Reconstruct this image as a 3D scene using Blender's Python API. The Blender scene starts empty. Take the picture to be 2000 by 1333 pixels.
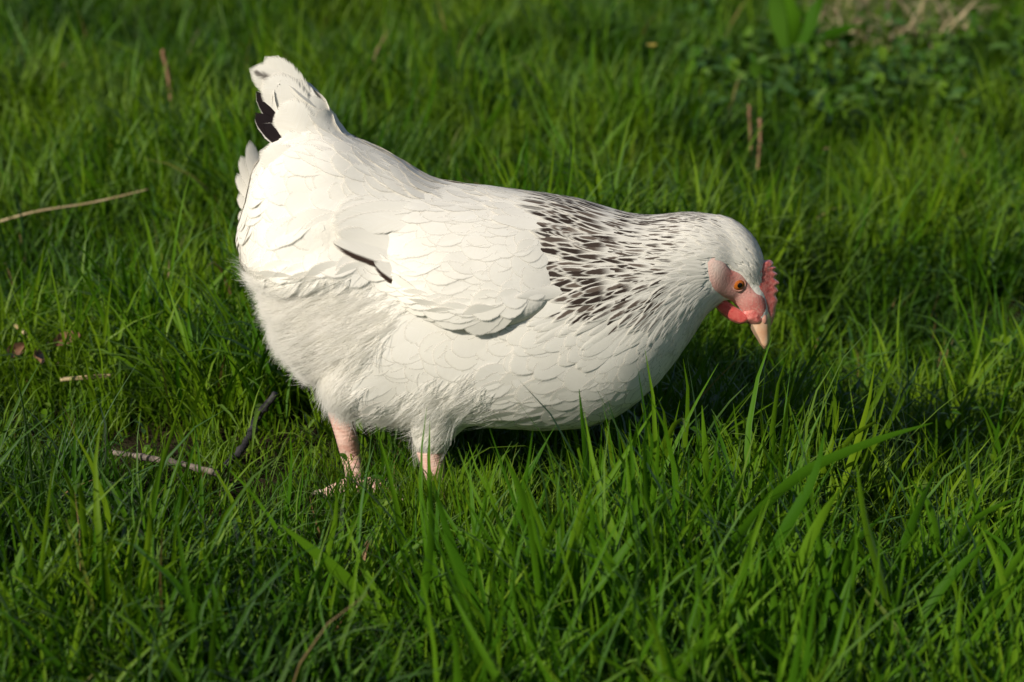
import bpy, bmesh, math, random
import numpy as np
from mathutils import Vector, Matrix
from mathutils.bvhtree import BVHTree

random.seed(7)
RNG = np.random.default_rng(11)
SC = bpy.context.scene
COL = SC.collection
R = math.radians

# ------------------------------------------------------------------ camera, sky, sun, exposure
PITCH = R(16.0)
DIST = 2.17
LENS, SENSOR = 60.0, 23.5
TARGET = Vector((0.0, 0.0, 0.137))
CAMPOS = TARGET + Vector((0, -DIST * math.cos(PITCH), DIST * math.sin(PITCH)))
cd = bpy.data.cameras.new('camera'); cam = bpy.data.objects.new('camera', cd); COL.objects.link(cam)
cam.location = CAMPOS; cam.rotation_euler = (math.pi / 2 - PITCH, 0, 0)
cd.lens = LENS; cd.sensor_width = SENSOR; cd.clip_start = 0.02; cd.clip_end = 300
cd.dof.use_dof = True; cd.dof.focus_distance = DIST - 0.05; cd.dof.aperture_fstop = 5.0; cd.dof.aperture_blades = 7
SC.camera = cam

SUN_EL, SUN_AZ = R(31), R(225)          # azimuth the light comes from: left of and behind the camera
S_DIR = Vector((math.sin(SUN_AZ) * math.cos(SUN_EL), math.cos(SUN_AZ) * math.cos(SUN_EL), math.sin(SUN_EL)))
w = bpy.data.worlds.new('World'); SC.world = w; w.use_nodes = True
nt = w.node_tree; bg = nt.nodes['Background']
sky = nt.nodes.new('ShaderNodeTexSky'); sky.sky_type = 'NISHITA'; sky.sun_disc = False
sky.sun_elevation = SUN_EL; sky.sun_rotation = SUN_AZ
nt.links.new(sky.outputs[0], bg.inputs[0]); bg.inputs[1].default_value = 0.052
sd = bpy.data.lights.new('sun', 'SUN'); sd.energy = 4.45; sd.angle = R(0.55); sd.color = (1.0, 0.925, 0.78)
so = bpy.data.objects.new('sun', sd); COL.objects.link(so)
so.location = S_DIR * 20; so.rotation_euler = S_DIR.to_track_quat('Z', 'Y').to_euler()
vs = SC.view_settings; vs.view_transform = 'Standard'; vs.look = 'None'; vs.gamma = 1; vs.use_curve_mapping = False
vs.exposure = 0.08
SC.cycles.max_bounces = 8; SC.cycles.transparent_max_bounces = 24; SC.cycles.sample_clamp_indirect = 6

# ------------------------------------------------------------------ image <-> world
FX = LENS / SENSOR * 2000.0
PX = DIST / FX                           # metres per photo pixel at the hen
cP, sP = math.cos(PITCH), math.sin(PITCH)
def ray(px, py):
    a, b = (px - 1000) / FX, -(py - 666.5) / FX
    return Vector((a, cP + b * sP, -sP + b * cP))
def P(px, py, y=0.0):
    d = ray(px, py); t = (y - CAMPOS.y) / d.y
    return CAMPOS + d * t
def G(px, py, z=0.0):
    d = ray(px, py); t = (z - CAMPOS.z) / d.z
    return CAMPOS + d * t
def proj(p):
    d = p - CAMPOS
    zc = d.y * cP - d.z * sP; yc = d.y * sP + d.z * cP
    return 1000 + FX * d.x / zc, 666.5 - FX * yc / zc
def proj_np(A):
    d = A - np.array(CAMPOS)
    zc = d[:, 1] * cP - d[:, 2] * sP; yc = d[:, 1] * sP + d[:, 2] * cP
    return 1000 + FX * d[:, 0] / zc, 666.5 - FX * yc / zc

# ------------------------------------------------------------------ object helpers
def mesh_obj(name, verts, faces, mat, parent=None, uv=None, attrs=None, smooth=True):
    me = bpy.data.meshes.new(name)
    if isinstance(verts, np.ndarray): verts = verts.tolist()
    me.from_pydata(verts, [], faces)
    if uv is not None:
        lay = me.uv_layers.new(name='UVMap')
        vi = np.empty(len(me.loops), np.int32); me.loops.foreach_get('vertex_index', vi)
        lay.data.foreach_set('uv', np.asarray(uv, np.float32)[vi].ravel())
    for k, a in (attrs or {}).items():
        at = me.attributes.new(k, 'FLOAT', 'POINT'); at.data.foreach_set('value', np.asarray(a, np.float32))
    if smooth: me.polygons.foreach_set('use_smooth', np.ones(len(me.polygons), bool))
    if mat: me.materials.append(mat)
    o = bpy.data.objects.new(name, me); COL.objects.link(o)
    if parent: setparent(o, parent)
    return o
def setparent(o, p):
    o.parent = p                       # meshes hold world coordinates: undo the offset of a top-level Empty
    if p.parent is None: o.matrix_parent_inverse = Matrix.Translation(-Vector(p.location))
def tag(o, label=None, cat=None, group=None, kind=None):
    if label: o['label'] = label
    if cat: o['category'] = cat
    if group: o['group'] = group
    if kind: o['kind'] = kind
    return o
def empty(name, loc):
    o = bpy.data.objects.new(name, None); o.location = loc; o.empty_display_size = 0.05; COL.objects.link(o); return o

def tube(pts, radii, n=10, flat=1.0, up=None, cap=True):
    """tube along pts; flat scales the radius along the 'up' side vector"""
    pts = [Vector(p) for p in pts]; V = []; F = []
    ref = Vector(up) if up else Vector((0, 1, 0))
    m = len(pts)
    for i, p in enumerate(pts):
        t = (pts[min(i + 1, m - 1)] - pts[max(i - 1, 0)]).normalized()
        a = (ref - t * ref.dot(t)).normalized(); b = t.cross(a)
        r = radii[i] if hasattr(radii, '__len__') else radii
        for k in range(n):
            th = 2 * math.pi * k / n
            V.append(p + a * (math.cos(th) * r * flat) + b * (math.sin(th) * r))
    for i in range(m - 1):
        for k in range(n):
            k2 = (k + 1) % n
            F.append((i * n + k, i * n + k2, (i + 1) * n + k2, (i + 1) * n + k))
    if cap:
        F.append(tuple(range(n))[::-1]); F.append(tuple((m - 1) * n + k for k in range(n)))
    return [tuple(v) for v in V], F
def spline(pts, n):
    """Catmull-Rom through pts (tuples of any length)"""
    A = np.array(pts, float); m = len(A)
    A = np.vstack([2 * A[0] - A[1], A, 2 * A[-1] - A[-2]])
    out = []
    for s in np.linspace(0, m - 1, n):
        i = min(int(s), m - 2); t = s - i
        p0, p1, p2, p3 = A[i:i + 4]
        out.append(0.5 * ((2 * p1) + (-p0 + p2) * t + (2 * p0 - 5 * p1 + 4 * p2 - p3) * t * t + (-p0 + 3 * p1 - 3 * p2 + p3) * t ** 3))
    return np.array(out)
def ellipsoid(c, ax, r, nu=28, nv=16):
    """c centre, ax 3 orthonormal axes, r radii"""
    V = [c + ax[0] * r[0]]; F = []
    for i in range(1, nv):
        ph = math.pi * i / nv
        for k in range(nu):
            th = 2 * math.pi * k / nu
            V.append(c + ax[0] * (r[0] * math.cos(ph)) + ax[1] * (r[1] * math.sin(ph) * math.cos(th)) + ax[2] * (r[2] * math.sin(ph) * math.sin(th)))
    V.append(c - ax[0] * r[0]); e = len(V) - 1
    for k in range(nu):
        F.append((0, 1 + k, 1 + (k + 1) % nu)); b = 1 + (nv - 2) * nu
        F.append((e, b + (k + 1) % nu, b + k))
    for i in range(nv - 2):
        for k in range(nu):
            a = 1 + i * nu; k2 = (k + 1) % nu
            F.append((a + k, a + nu + k, a + nu + k2, a + k2))
    return [tuple(v) for v in V], F
def axes_img(dx, dy):
    """orthonormal axes: forward = image direction (dx right, dy down) in the hen's plane, side, depth"""
    f = Vector((dx, 0, -dy)).normalized(); d = Vector((0, 1, 0)); s = f.cross(d)
    return (f, s, d)

# ------------------------------------------------------------------ material helpers
def newmat(name):
    m = bpy.data.materials.new(name); m.use_nodes = True
    t = m.node_tree; t.nodes.clear(); out = t.nodes.new('ShaderNodeOutputMaterial')
    return m, t, out
def N(t, typ, **kw):
    n = t.nodes.new(typ)
    for k, v in kw.items():
        if k in ('operation', 'blend_type', 'data_type', 'attribute_name', 'noise_dimensions', 'interpolation_type', 'feature', 'clamp', 'attribute_type'): setattr(n, k, v)
        else: n.inputs[k].default_value = v
    return n
def math_(t, op, a, b=None, c=None, clamp=False):
    n = t.nodes.new('ShaderNodeMath'); n.operation = op; n.use_clamp = clamp
    for i, v in enumerate((a, b, c)):
        if v is None: continue
        if isinstance(v, (int, float)): n.inputs[i].default_value = v
        else: t.links.new(v, n.inputs[i])
    return n.outputs[0]
def smooth_(t, x, lo, hi):
    n = t.nodes.new('ShaderNodeMapRange'); n.interpolation_type = 'SMOOTHSTEP'
    t.links.new(x, n.inputs[0]); n.inputs[1].default_value = lo; n.inputs[2].default_value = hi
    return n.outputs[0]
def mix_(t, f, a, b):
    n = t.nodes.new('ShaderNodeMix'); n.data_type = 'RGBA'
    for i, v in ((0, f), (6, a), (7, b)):
        if isinstance(v, (int, float)): n.inputs[i].default_value = v
        elif isinstance(v, tuple): n.inputs[i].default_value = (*v, 1)
        else: t.links.new(v, n.inputs[i])
    return n.outputs[2]
def attr_(t, name):
    n = t.nodes.new('ShaderNodeAttribute'); n.attribute_name = name; return n.outputs['Fac']
def shade(t, out, col, trans=0.0, tcol=None, gloss=0.0, rough=0.5, bump=None, alpha=None):
    d = t.nodes.new('ShaderNodeBsdfDiffuse')
    def setc(sock, c):
        if isinstance(c, tuple): sock.default_value = (*c, 1)
        else: t.links.new(c, sock)
    setc(d.inputs[0], col); s = d.outputs[0]
    if bump is not None: t.links.new(bump, d.inputs['Normal'])
    if trans:
        tr = t.nodes.new('ShaderNodeBsdfTranslucent'); setc(tr.inputs[0], tcol or col)
        m = t.nodes.new('ShaderNodeMixShader'); m.inputs[0].default_value = trans
        t.links.new(s, m.inputs[1]); t.links.new(tr.outputs[0], m.inputs[2]); s = m.outputs[0]
    if gloss:
        g = t.nodes.new('ShaderNodeBsdfGlossy'); g.inputs['Roughness'].default_value = rough; g.inputs[0].default_value = (1, 1, 1, 1)
        if bump is not None: t.links.new(bump, g.inputs['Normal'])
        fr = t.nodes.new('ShaderNodeFresnel'); fr.inputs[0].default_value = 1.4
        f = math_(t, 'MULTIPLY', fr.outputs[0], gloss)
        m = t.nodes.new('ShaderNodeMixShader'); t.links.new(f, m.inputs[0])
        t.links.new(s, m.inputs[1]); t.links.new(g.outputs[0], m.inputs[2]); s = m.outputs[0]
    if alpha is not None:
        tp = t.nodes.new('ShaderNodeBsdfTransparent'); m = t.nodes.new('ShaderNodeMixShader')
        t.links.new(alpha, m.inputs[0]); t.links.new(tp.outputs[0], m.inputs[1]); t.links.new(s, m.inputs[2]); s = m.outputs[0]
    t.links.new(s, out.inputs[0])

WHITE = (0.84, 0.81, 0.752)
def feather_mat(name, base=WHITE, mark=None, trans=0.10, edge=True, marktype='hackle', barb=130.0, soft=.42, soft_rag=.18):
    m, t, out = newmat(name)
    uv = t.nodes.new('ShaderNodeUVMap'); uv.uv_map = 'UVMap'
    sp = t.nodes.new('ShaderNodeSeparateXYZ'); t.links.new(uv.outputs[0], sp.inputs[0])
    u, v = sp.outputs[0], sp.outputs[1]
    au = math_(t, 'ABSOLUTE', math_(t, 'MULTIPLY_ADD', u, 2.0, -1.0))
    rnd = attr_(t, 'rnd')
    # barbs: run outward and toward the tip
    s = math_(t, 'MULTIPLY_ADD', au, -0.28, v)
    cmb = t.nodes.new('ShaderNodeCombineXYZ'); t.links.new(math_(t, 'MULTIPLY', s, barb), cmb.inputs[0])
    t.links.new(math_(t, 'MULTIPLY', u, 1.5), cmb.inputs[1]); t.links.new(math_(t, 'MULTIPLY', rnd, 91.0), cmb.inputs[2])
    nz = N(t, 'ShaderNodeTexNoise', Scale=1.0, Detail=2.0, Roughness=0.6); t.links.new(cmb.outputs[0], nz.inputs['Vector'])
    nf = nz.outputs['Fac']
    tint = mix_(t, rnd, base, tuple(min(1, c * k) for c, k in zip(base, (1.03, 1.045, 1.09))))
    col = mix_(t, smooth_(t, nf, 0.35, 0.75), tuple(c * 0.965 for c in base), tint)
    if mark:
        nj = math_(t, 'MULTIPLY_ADD', nf, 0.5, -0.25)
        if marktype == 'hackle':
            dk = attr_(t, 'dark')
            wdt = math_(t, 'ADD', math_(t, 'MULTIPLY_ADD', dk, 0.50, 0.14), nj)
            a1 = math_(t, 'SUBTRACT', 1.0, smooth_(t, math_(t, 'SUBTRACT', au, wdt), -0.13, 0.10))
            a2 = smooth_(t, math_(t, 'ADD', v, math_(t, 'MULTIPLY', nj, 0.5)), 0.28, 0.60)
            a3 = math_(t, 'SUBTRACT', 1.0, smooth_(t, math_(t, 'ADD', v, math_(t, 'MULTIPLY', nj, 0.3)), 0.86, 0.95))
            k = math_(t, 'MULTIPLY', math_(t, 'MULTIPLY', a1, a2), math_(t, 'MULTIPLY', a3, smooth_(t, dk, 0.03, 0.42)))
        elif marktype == 'streak':      # a smoky streak along the shaft toward the tip
            x = math_(t, 'ABSOLUTE', math_(t, 'ADD', math_(t, 'MULTIPLY_ADD', u, 2.0, -0.95), math_(t, 'MULTIPLY', nj, 0.9)))
            k = math_(t, 'MULTIPLY', math_(t, 'SUBTRACT', 1.0, smooth_(t, x, 0.02, 0.36)), math_(t, 'MULTIPLY', smooth_(t, v, 0.5, 0.62), math_(t, 'SUBTRACT', 1.0, smooth_(t, v, 0.93, 0.97))))
            k = math_(t, 'MULTIPLY', k, 0.85)
        elif marktype == 'edge':        # dark lower vane edge
            k = smooth_(t, math_(t, 'ADD', u, math_(t, 'MULTIPLY', nj, 0.35)), 0.66, 0.8)
            k = math_(t, 'MULTIPLY', k, smooth_(t, v, 0.25, 0.4))
        elif marktype == 'black':       # black with a narrow pale rim on one side
            k = math_(t, 'SUBTRACT', 1.0, smooth_(t, math_(t, 'ADD', u, math_(t, 'MULTIPLY', nj, 0.1)), 0.90, 0.96))
        if marktype == 'hackle': mark = mix_(t, smooth_(t, rnd, .35, 1.0), mark, (0.16, 0.125, 0.105))
        col = mix_(t, k, col, mark)
    bp = t.nodes.new('ShaderNodeBump'); bp.inputs['Strength'].default_value = 0.22; bp.inputs['Distance'].default_value = 0.0006
    t.links.new(nf, bp.inputs['Height'])
    alpha = None
    if edge:
        rag = math_(t, 'MULTIPLY_ADD', nf, 0.9, -0.45)
        vv = math_(t, 'MULTIPLY_ADD', v, 1 / .38, -.62 / .38, clamp=True); v2 = math_(t, 'MULTIPLY', vv, vv); a2_ = math_(t, 'MULTIPLY', au, au)
        rr_ = math_(t, 'SQRT', math_(t, 'ADD', v2, math_(t, 'MULTIPLY', a2_, math_(t, 'SUBTRACT', 1.0, v2))))
        e1 = math_(t, 'ADD', rr_, math_(t, 'MULTIPLY', rag, soft_rag))
        alpha = math_(t, 'SUBTRACT', 1.0, smooth_(t, e1, soft, 1.02))
    shade(t, out, col, trans=trans, gloss=0.25, rough=0.5, bump=bp.outputs[0], alpha=alpha)
    return m

M_FEATHER = feather_mat('feather_white', trans=0.03, soft=.88, soft_rag=.3)
M_BREAST = feather_mat('feather_breast', trans=0.03, soft=.88, soft_rag=.2, barb=110)
M_HACKLE = feather_mat('feather_hackle', mark=(0.045, 0.032, 0.027), marktype='hackle', barb=60, soft=.78, soft_rag=.26)
M_TAIL = feather_mat('feather_tail_white', trans=0.03, soft=.84, soft_rag=.5, barb=100)
M_STREAK = feather_mat('feather_smoky_streak', mark=(0.06, 0.045, 0.04), marktype='streak', soft=.85, soft_rag=.5, barb=120)
M_EDGE = feather_mat('feather_dark_edge', mark=(0.045, 0.028, 0.022), marktype='edge', soft=.85, soft_rag=.5, barb=110)
M_BLACK = feather_mat('feather_black', soft=.9, soft_rag=.4, mark=(0.018, 0.013, 0.015), marktype='black', trans=0.05, barb=90)

def plain(name, c1, c2, scale=200.0, trans=0.0, gloss=0.3, rough=0.4, bump=0.0, bscale=400.0, detail=3.0):
    m, t, out = newmat(name)
    g = t.nodes.new('ShaderNodeNewGeometry')
    nz = N(t, 'ShaderNodeTexNoise', Scale=scale, Detail=detail, Roughness=0.6); t.links.new(g.outputs['Position'], nz.inputs['Vector'])
    col = mix_(t, smooth_(t, nz.outputs['Fac'], 0.32, 0.68), c1, c2); b = None
    if bump:
        n2 = N(t, 'ShaderNodeTexNoise', Scale=bscale, Detail=3.0, Roughness=0.6); t.links.new(g.outputs['Position'], n2.inputs['Vector'])
        bp = t.nodes.new('ShaderNodeBump'); bp.inputs['Strength'].default_value = 1.0; bp.inputs['Distance'].default_value = bump
        t.links.new(n2.outputs['Fac'], bp.inputs['Height']); b = bp.outputs[0]
    shade(t, out, col, trans=trans, gloss=gloss, rough=rough, bump=b)
    return m
M_SKINW = plain('under_plumage', (0.81, 0.78, 0.72), (0.85, 0.82, 0.762), 60, gloss=0.0, bump=0.0006, bscale=260)
M_FLUFF = plain('downy_fluff', (0.94, 0.925, 0.89), (0.97, 0.955, 0.93), 60, trans=0.5, gloss=0.0)
M_COMB = plain('comb_red', (0.62, 0.13, 0.12), (0.76, 0.27, 0.24), 320, trans=0.12, gloss=0.4, rough=0.4, bump=0.0005, bscale=800)
M_WATTLE = plain('wattle_red', (0.66, 0.09, 0.085), (0.72, 0.16, 0.14), 240, trans=0.15, gloss=0.4, rough=0.4, bump=0.0005, bscale=900)
M_BEAK = plain('beak_horn', (0.74, 0.41, 0.25), (0.81, 0.56, 0.40), 90, gloss=0.6, rough=0.3, bump=0.0001)
M_CLAW = plain('claw_horn', (0.55, 0.42, 0.36), (0.66, 0.54, 0.47), 120, gloss=0.5, rough=0.35)
M_LEG = plain('leg_skin', (0.69, 0.40, 0.335), (0.78, 0.54, 0.47), 170, gloss=0.4, rough=0.45, bump=0.0006, bscale=520)
M_EYEB = plain('eyelid_skin', (0.52, 0.24, 0.19), (0.62, 0.34, 0.27), 300, gloss=0.2)
M_IRIS = plain('iris_amber', (0.34, 0.08, 0.012), (0.46, 0.14, 0.02), 900, gloss=1.0, rough=0.08)
M_PUPIL = plain('pupil', (0.006, 0.004, 0.004), (0.008, 0.006, 0.005), 100, gloss=1.5, rough=0.03)

# ------------------------------------------------------------------ vegetation materials
def blade_mat(name, c_lo, c_mid, c_hi, dry=0.03, trans=0.38, noise=True):
    m, t, out = newmat(name)
    rnd = attr_(t, 'rnd'); v = attr_(t, 'v')
    oi = t.nodes.new('ShaderNodeObjectInfo')
    r2 = math_(t, 'FRACT', math_(t, 'ADD', rnd, oi.outputs['Random']))
    c = mix_(t, smooth_(t, r2, 0.0, 0.5), c_lo, c_mid); c = mix_(t, smooth_(t, r2, 0.5, 1.0), c, c_hi)
    # the pale sheath at the base and the yellowish tip of the leaf itself
    c = mix_(t, math_(t, 'MULTIPLY', math_(t, 'SUBTRACT', 1.0, smooth_(t, v, 0.0, 0.22)), 0.5), c, tuple(0.55 * a + 0.45 * b for a, b in zip(c_hi, (0.16, 0.17, 0.05))))
    if noise:
        g = t.nodes.new('ShaderNodeNewGeometry')
        nz = N(t, 'ShaderNodeTexNoise', Scale=4.5, Detail=2.0); t.links.new(g.outputs['Position'], nz.inputs['Vector'])
        c = mix_(t, math_(t, 'MULTIPLY', smooth_(t, nz.outputs['Fac'], 0.40, 0.66), 0.62), c, tuple(x * k for x, k in zip(c_hi, (1.12, 1.03, 1.0))))
        n3 = N(t, 'ShaderNodeTexNoise', Scale=2.1, Detail=3.0); t.links.new(g.outputs['Position'], n3.inputs['Vector'])
        c = mix_(t, math_(t, 'MULTIPLY', math_(t, 'SUBTRACT', 1.0, smooth_(t, n3.outputs['Fac'], 0.36, 0.52)), 0.75), c, tuple(x * k for x, k in zip(c_lo, (.95, .85, 1.2))))
    dr = math_(t, 'FRACT', math_(t, 'MULTIPLY', math_(t, 'ADD', rnd, oi.outputs['Random']), 17.31))
    c = mix_(t, smooth_(t, dr, 1.0 - dry - 0.005, 1.0 - dry + 0.005), c, (0.27, 0.18, 0.08))
    tc = mix_(t, 1.0, c, (1.0, 1.0, 1.0)); mx = t.nodes.new('ShaderNodeMix'); mx.data_type = 'RGBA'; mx.blend_type = 'MULTIPLY'
    mx.inputs[0].default_value = 1.0; t.links.new(c, mx.inputs[6]); mx.inputs[7].default_value = (1.25, 1.3, 0.75, 1)
    shade(t, out, c, trans=trans, tcol=mx.outputs[2], gloss=0.10, rough=0.45)
    return m
M_GRASS = blade_mat('grass_blade', (0.029, 0.100, 0.004), (0.068, 0.172, 0.006), (0.142, 0.248, 0.010), dry=0.005)
M_TALL = blade_mat('tall_grass_blade', (0.042, 0.128, 0.006), (0.070, 0.178, 0.007), (0.112, 0.226, 0.010), dry=0.0, noise=False)
M_WEED = blade_mat('weed_leaf', (0.036, 0.105, 0.010), (0.060, 0.145, 0.012), (0.098, 0.180, 0.014), dry=0.0, trans=0.22, noise=False)
M_STRAW = plain('dry_straw', (0.40, 0.29, 0.15), (0.62, 0.49, 0.30), 90, trans=0.1, gloss=0.2)
M_STALK = plain('dry_brown_stalk', (0.19, 0.105, 0.06), (0.31, 0.19, 0.115), 120, gloss=0.1, bump=0.0005)
M_BARK = plain('twig_bark', (0.10, 0.085, 0.075), (0.27, 0.22, 0.19), 90, gloss=0.1, bump=0.0012, bscale=300)
M_BARK2 = plain('twig_dark_bark', (0.018, 0.018, 0.02), (0.06, 0.058, 0.062), 90, gloss=0.2, bump=0.001, bscale=300)
M_DEADLEAF = plain('dead_leaf', (0.20, 0.095, 0.055), (0.36, 0.21, 0.135), 70, trans=0.15, gloss=0.15, bump=0.0008, bscale=150)
M_SEPAL = plain('yellow_petal', (0.62, 0.46, 0.04), (0.72, 0.58, 0.08), 60, trans=0.2)
M_PALEP = plain('pale_petal', (0.66, 0.64, 0.55), (0.74, 0.72, 0.66), 60, trans=0.2)
def soil_mat():
    m, t, out = newmat('soil'); g = t.nodes.new('ShaderNodeNewGeometry')
    n1 = N(t, 'ShaderNodeTexNoise', Scale=9.0, Detail=6.0, Roughness=0.65); t.links.new(g.outputs['Position'], n1.inputs['Vector'])
    n2 = N(t, 'ShaderNodeTexNoise', Scale=140.0, Detail=4.0); t.links.new(g.outputs['Position'], n2.inputs['Vector'])
    c = mix_(t, smooth_(t, n1.outputs['Fac'], 0.35, 0.65), (0.020, 0.015, 0.011), (0.032, 0.026, 0.016))
    c = mix_(t, math_(t, 'MULTIPLY', smooth_(t, n2.outputs['Fac'], 0.55, 0.75), 0.5), c, (0.07, 0.05, 0.032))
    bp = t.nodes.new('ShaderNodeBump'); bp.inputs['Distance'].default_value = 0.006; t.links.new(n2.outputs['Fac'], bp.inputs['Height'])
    shade(t, out, c, bump=bp.outputs[0]); return m
M_SOIL = soil_mat()

# ------------------------------------------------------------------ ground sheet
def ground_z(x, y):
    b = 0.012 * math.sin(x * 2.3 + 0.7) * math.sin(y * 1.9 + 0.3) + 0.007 * math.sin(x * 6.1 + y * 3.3)
    near = math.exp(-((x + 0.1) ** 2 + y * y) / 0.18)
    t = max(0.0, min(1.0, (x - .08) / .38)); slope = -.075 * t * t * (3 - 2 * t)
    return b * (1 - near) * min(1.0, 4.0 / (1 + abs(x) + abs(y))) + slope
def axis_pts():
    a = list(np.linspace(0, 3.5, 50)); s = 0.08
    while a[-1] < 80: s *= 1.25; a.append(a[-1] + s)
    return np.array([-q for q in a[:0:-1]] + a)
gx = axis_pts(); gv = [(x, y, ground_z(x, y)) for y in gx for x in gx]; nG = len(gx)
gf = [(j * nG + i, j * nG + i + 1, (j + 1) * nG + i + 1, (j + 1) * nG + i) for j in range(nG - 1) for i in range(nG - 1)]
ground = tag(mesh_obj('ground', gv, gf, M_SOIL), 'dark bare soil under the grass', kind='structure')

# ================================================================== THE HEN
hen = tag(empty('hen', (-0.10, 0.0, 0.0)), 'white hen with black streaked neck and red comb, bending toward the grass', 'hen')

# ---- torso and neck: vertical sections (photo x, top, bottom, half width, taper)
SEC = [(478, 425, 490, 45, .0), (492, 355, 530, 82, .0), (515, 298, 572, 112, .05), (550, 268, 640, 138, .12), (600, 250, 722, 155, .18),
       (650, 250, 748, 166, .22), (700, 272, 784, 176, .24), (760, 306, 812, 184, .24), (840, 350, 815, 190, .22), (900, 366, 812, 192, .20),
       (960, 370, 822, 190, .16), (1040, 381, 828, 184, .10), (1100, 391, 830, 174, .06), (1160, 404, 824, 162, .02), (1220, 420, 797, 146, -.02),
       (1270, 427, 755, 127, -.06), (1310, 422, 710, 108, -.06), (1350, 418, 652, 89, -.04), (1380, 421, 606, 76, 0), (1405, 430, 590, 64, 0), (1430, 455, 560, 45, 0)]
sec = spline(SEC, 84); NA = 56
bv, bf = [], []
for (x, top, bot, hw, k) in sec:
    T, B = P(x, top), P(x, bot); c = (T + B) / 2; hz = (T.z - B.z) / 2
    for j in range(NA):
        th = 2 * math.pi * j / NA; s, cc = math.sin(th), math.cos(th)
        e = 0.92
        yy = math.copysign(abs(cc) ** e, cc) * hw * PX * (1 - k * s)
        bv.append((c.x + (T.x - B.x) / 2 * s, yy, c.z + hz * math.copysign(abs(s) ** e, s)))
n = len(sec)
for i in range(n - 1):
    for j in range(NA):
        j2 = (j + 1) % NA; bf.append((i * NA + j, i * NA + j2, (i + 1) * NA + j2, (i + 1) * NA + j))
bf.append(tuple(range(NA))[::-1]); bf.append(tuple((n - 1) * NA + j for j in range(NA)))
def addv(vf):
    o = len(bv); bv.extend(vf[0]); bf.extend(tuple(o + i for i in f) for f in vf[1])
def ell(px, py, ypx, dx, dy, a, b, c):
    addv(ellipsoid(P(px, py, ypx * PX), axes_img(dx, dy), (a * PX, b * PX, c * PX)))
ell(1418, 501, 0, 0.61, 0.79, 91, 65, 49)             # cranium
ell(1458, 566, 0, 0.50, 0.86, 62, 36, 34)             # face
ell(1477, 605, 0, 0.5, 0.86, 33, 26, 27)
for sgn in (-1, 1):
    ell(1408, 545, sgn * 24, 0.5, 0.86, 46, 30, 26)   # cheek
    ell(745, 715, sgn * 112, 0.75, -0.6, 120, 92, 66)  # thigh
    ell(622, 640, sgn * 60, 0.45, 0.88, 118, 76, 80)   # vent fluff
ell(858, 735, -118, 0.75, -0.5, 105, 80, 52)
ell(600, 232, 0, -0.60, -0.80, 92, 40, 24)           # tail base
# drumsticks
DR = [((855, 760, -95), (847, 832, -92), (839, 886, -92)), ((700, 720, 80), (674, 780, 88), (666, 808, 92))]
for (a, b, c), rr in zip(DR, ((78, 48, 22), (70, 34, 18))):
    pts = [P(q[0], q[1], q[2] * PX) for q in (a, b, c)]
    pts = [Vector(p) for p in spline([tuple(p) for p in pts], 9)]
    addv(tube(pts, [r * PX for r in np.interp(np.linspace(0, 2, 9), (0, 1, 2), rr)], 18))
body = mesh_obj('body', bv, bf, M_SKINW, hen)
md = body.modifiers.new('r', 'REMESH'); md.mode = 'VOXEL'; md.voxel_size = 0.0032; md.use_smooth_shade = True
ms = body.modifiers.new('s', 'SMOOTH'); ms.factor = 0.5; ms.iterations = 14
dg = bpy.context.evaluated_depsgraph_get(); ev = body.evaluated_get(dg)
nm = bpy.data.meshes.new_from_object(ev); body.modifiers.clear(); old = body.data; body.data = nm; bpy.data.meshes.remove(old)
nm.name = 'body'; nm.polygons.foreach_set('use_smooth', np.ones(len(nm.polygons), bool))
if not nm.materials: nm.materials.append(M_SKINW)

def mesh_arrays(me, off=Vector((0, 0, 0))):
    V = np.empty(len(me.vertices) * 3); me.vertices.foreach_get('co', V); V = V.reshape(-1, 3)
    me.calc_loop_triangles(); T = np.empty(len(me.loop_triangles) * 3, np.int32); me.loop_triangles.foreach_get('vertices', T)
    return V, T.reshape(-1, 3)
BV, BT = mesh_arrays(nm)
# soft feather masses: gentle swells, and the saddle cushion overhanging the fluff
from mathutils import noise as mnoise
NV_ = np.empty(len(nm.vertices) * 3); nm.vertices.foreach_get('normal', NV_); NV_ = NV_.reshape(-1, 3)
_m = BV.copy(); _m[:, 1] = -np.abs(_m[:, 1]); _X, _Y = proj_np(_m)
for i in range(len(BV)):
    x, y = _X[i], _Y[i]
    if x > 1330: continue
    am = np.interp(x, (520, 720, 860, 1150, 1330), (.0048, .0042, .0018, .0014, .0)) * (1 if y < 560 else .6)
    q = Vector((BV[i][0] * 17 + BV[i][2] * 9, BV[i][1] * 24, BV[i][2] * 34 - BV[i][0] * 8))
    d = am * mnoise.noise(q)
    if x < 760 and y > 380:
        yb = np.interp(x, (480, 510, 560, 650, 760), (540, 560, 574, 562, 548)); t = (yb + 12 - y) / 34
        t = max(0, min(1, t)); t = t * t * (3 - 2 * t); d += .0055 * t * max(0, min(1, (y - (yb - 150)) / 110)) * max(0, min(1, (715 - x) / 90))
    BV[i] += NV_[i] * d
nm.vertices.foreach_set('co', BV.ravel()); nm.update()
BVH = BVHTree.FromPolygons(BV.tolist(), BT.tolist())

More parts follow.
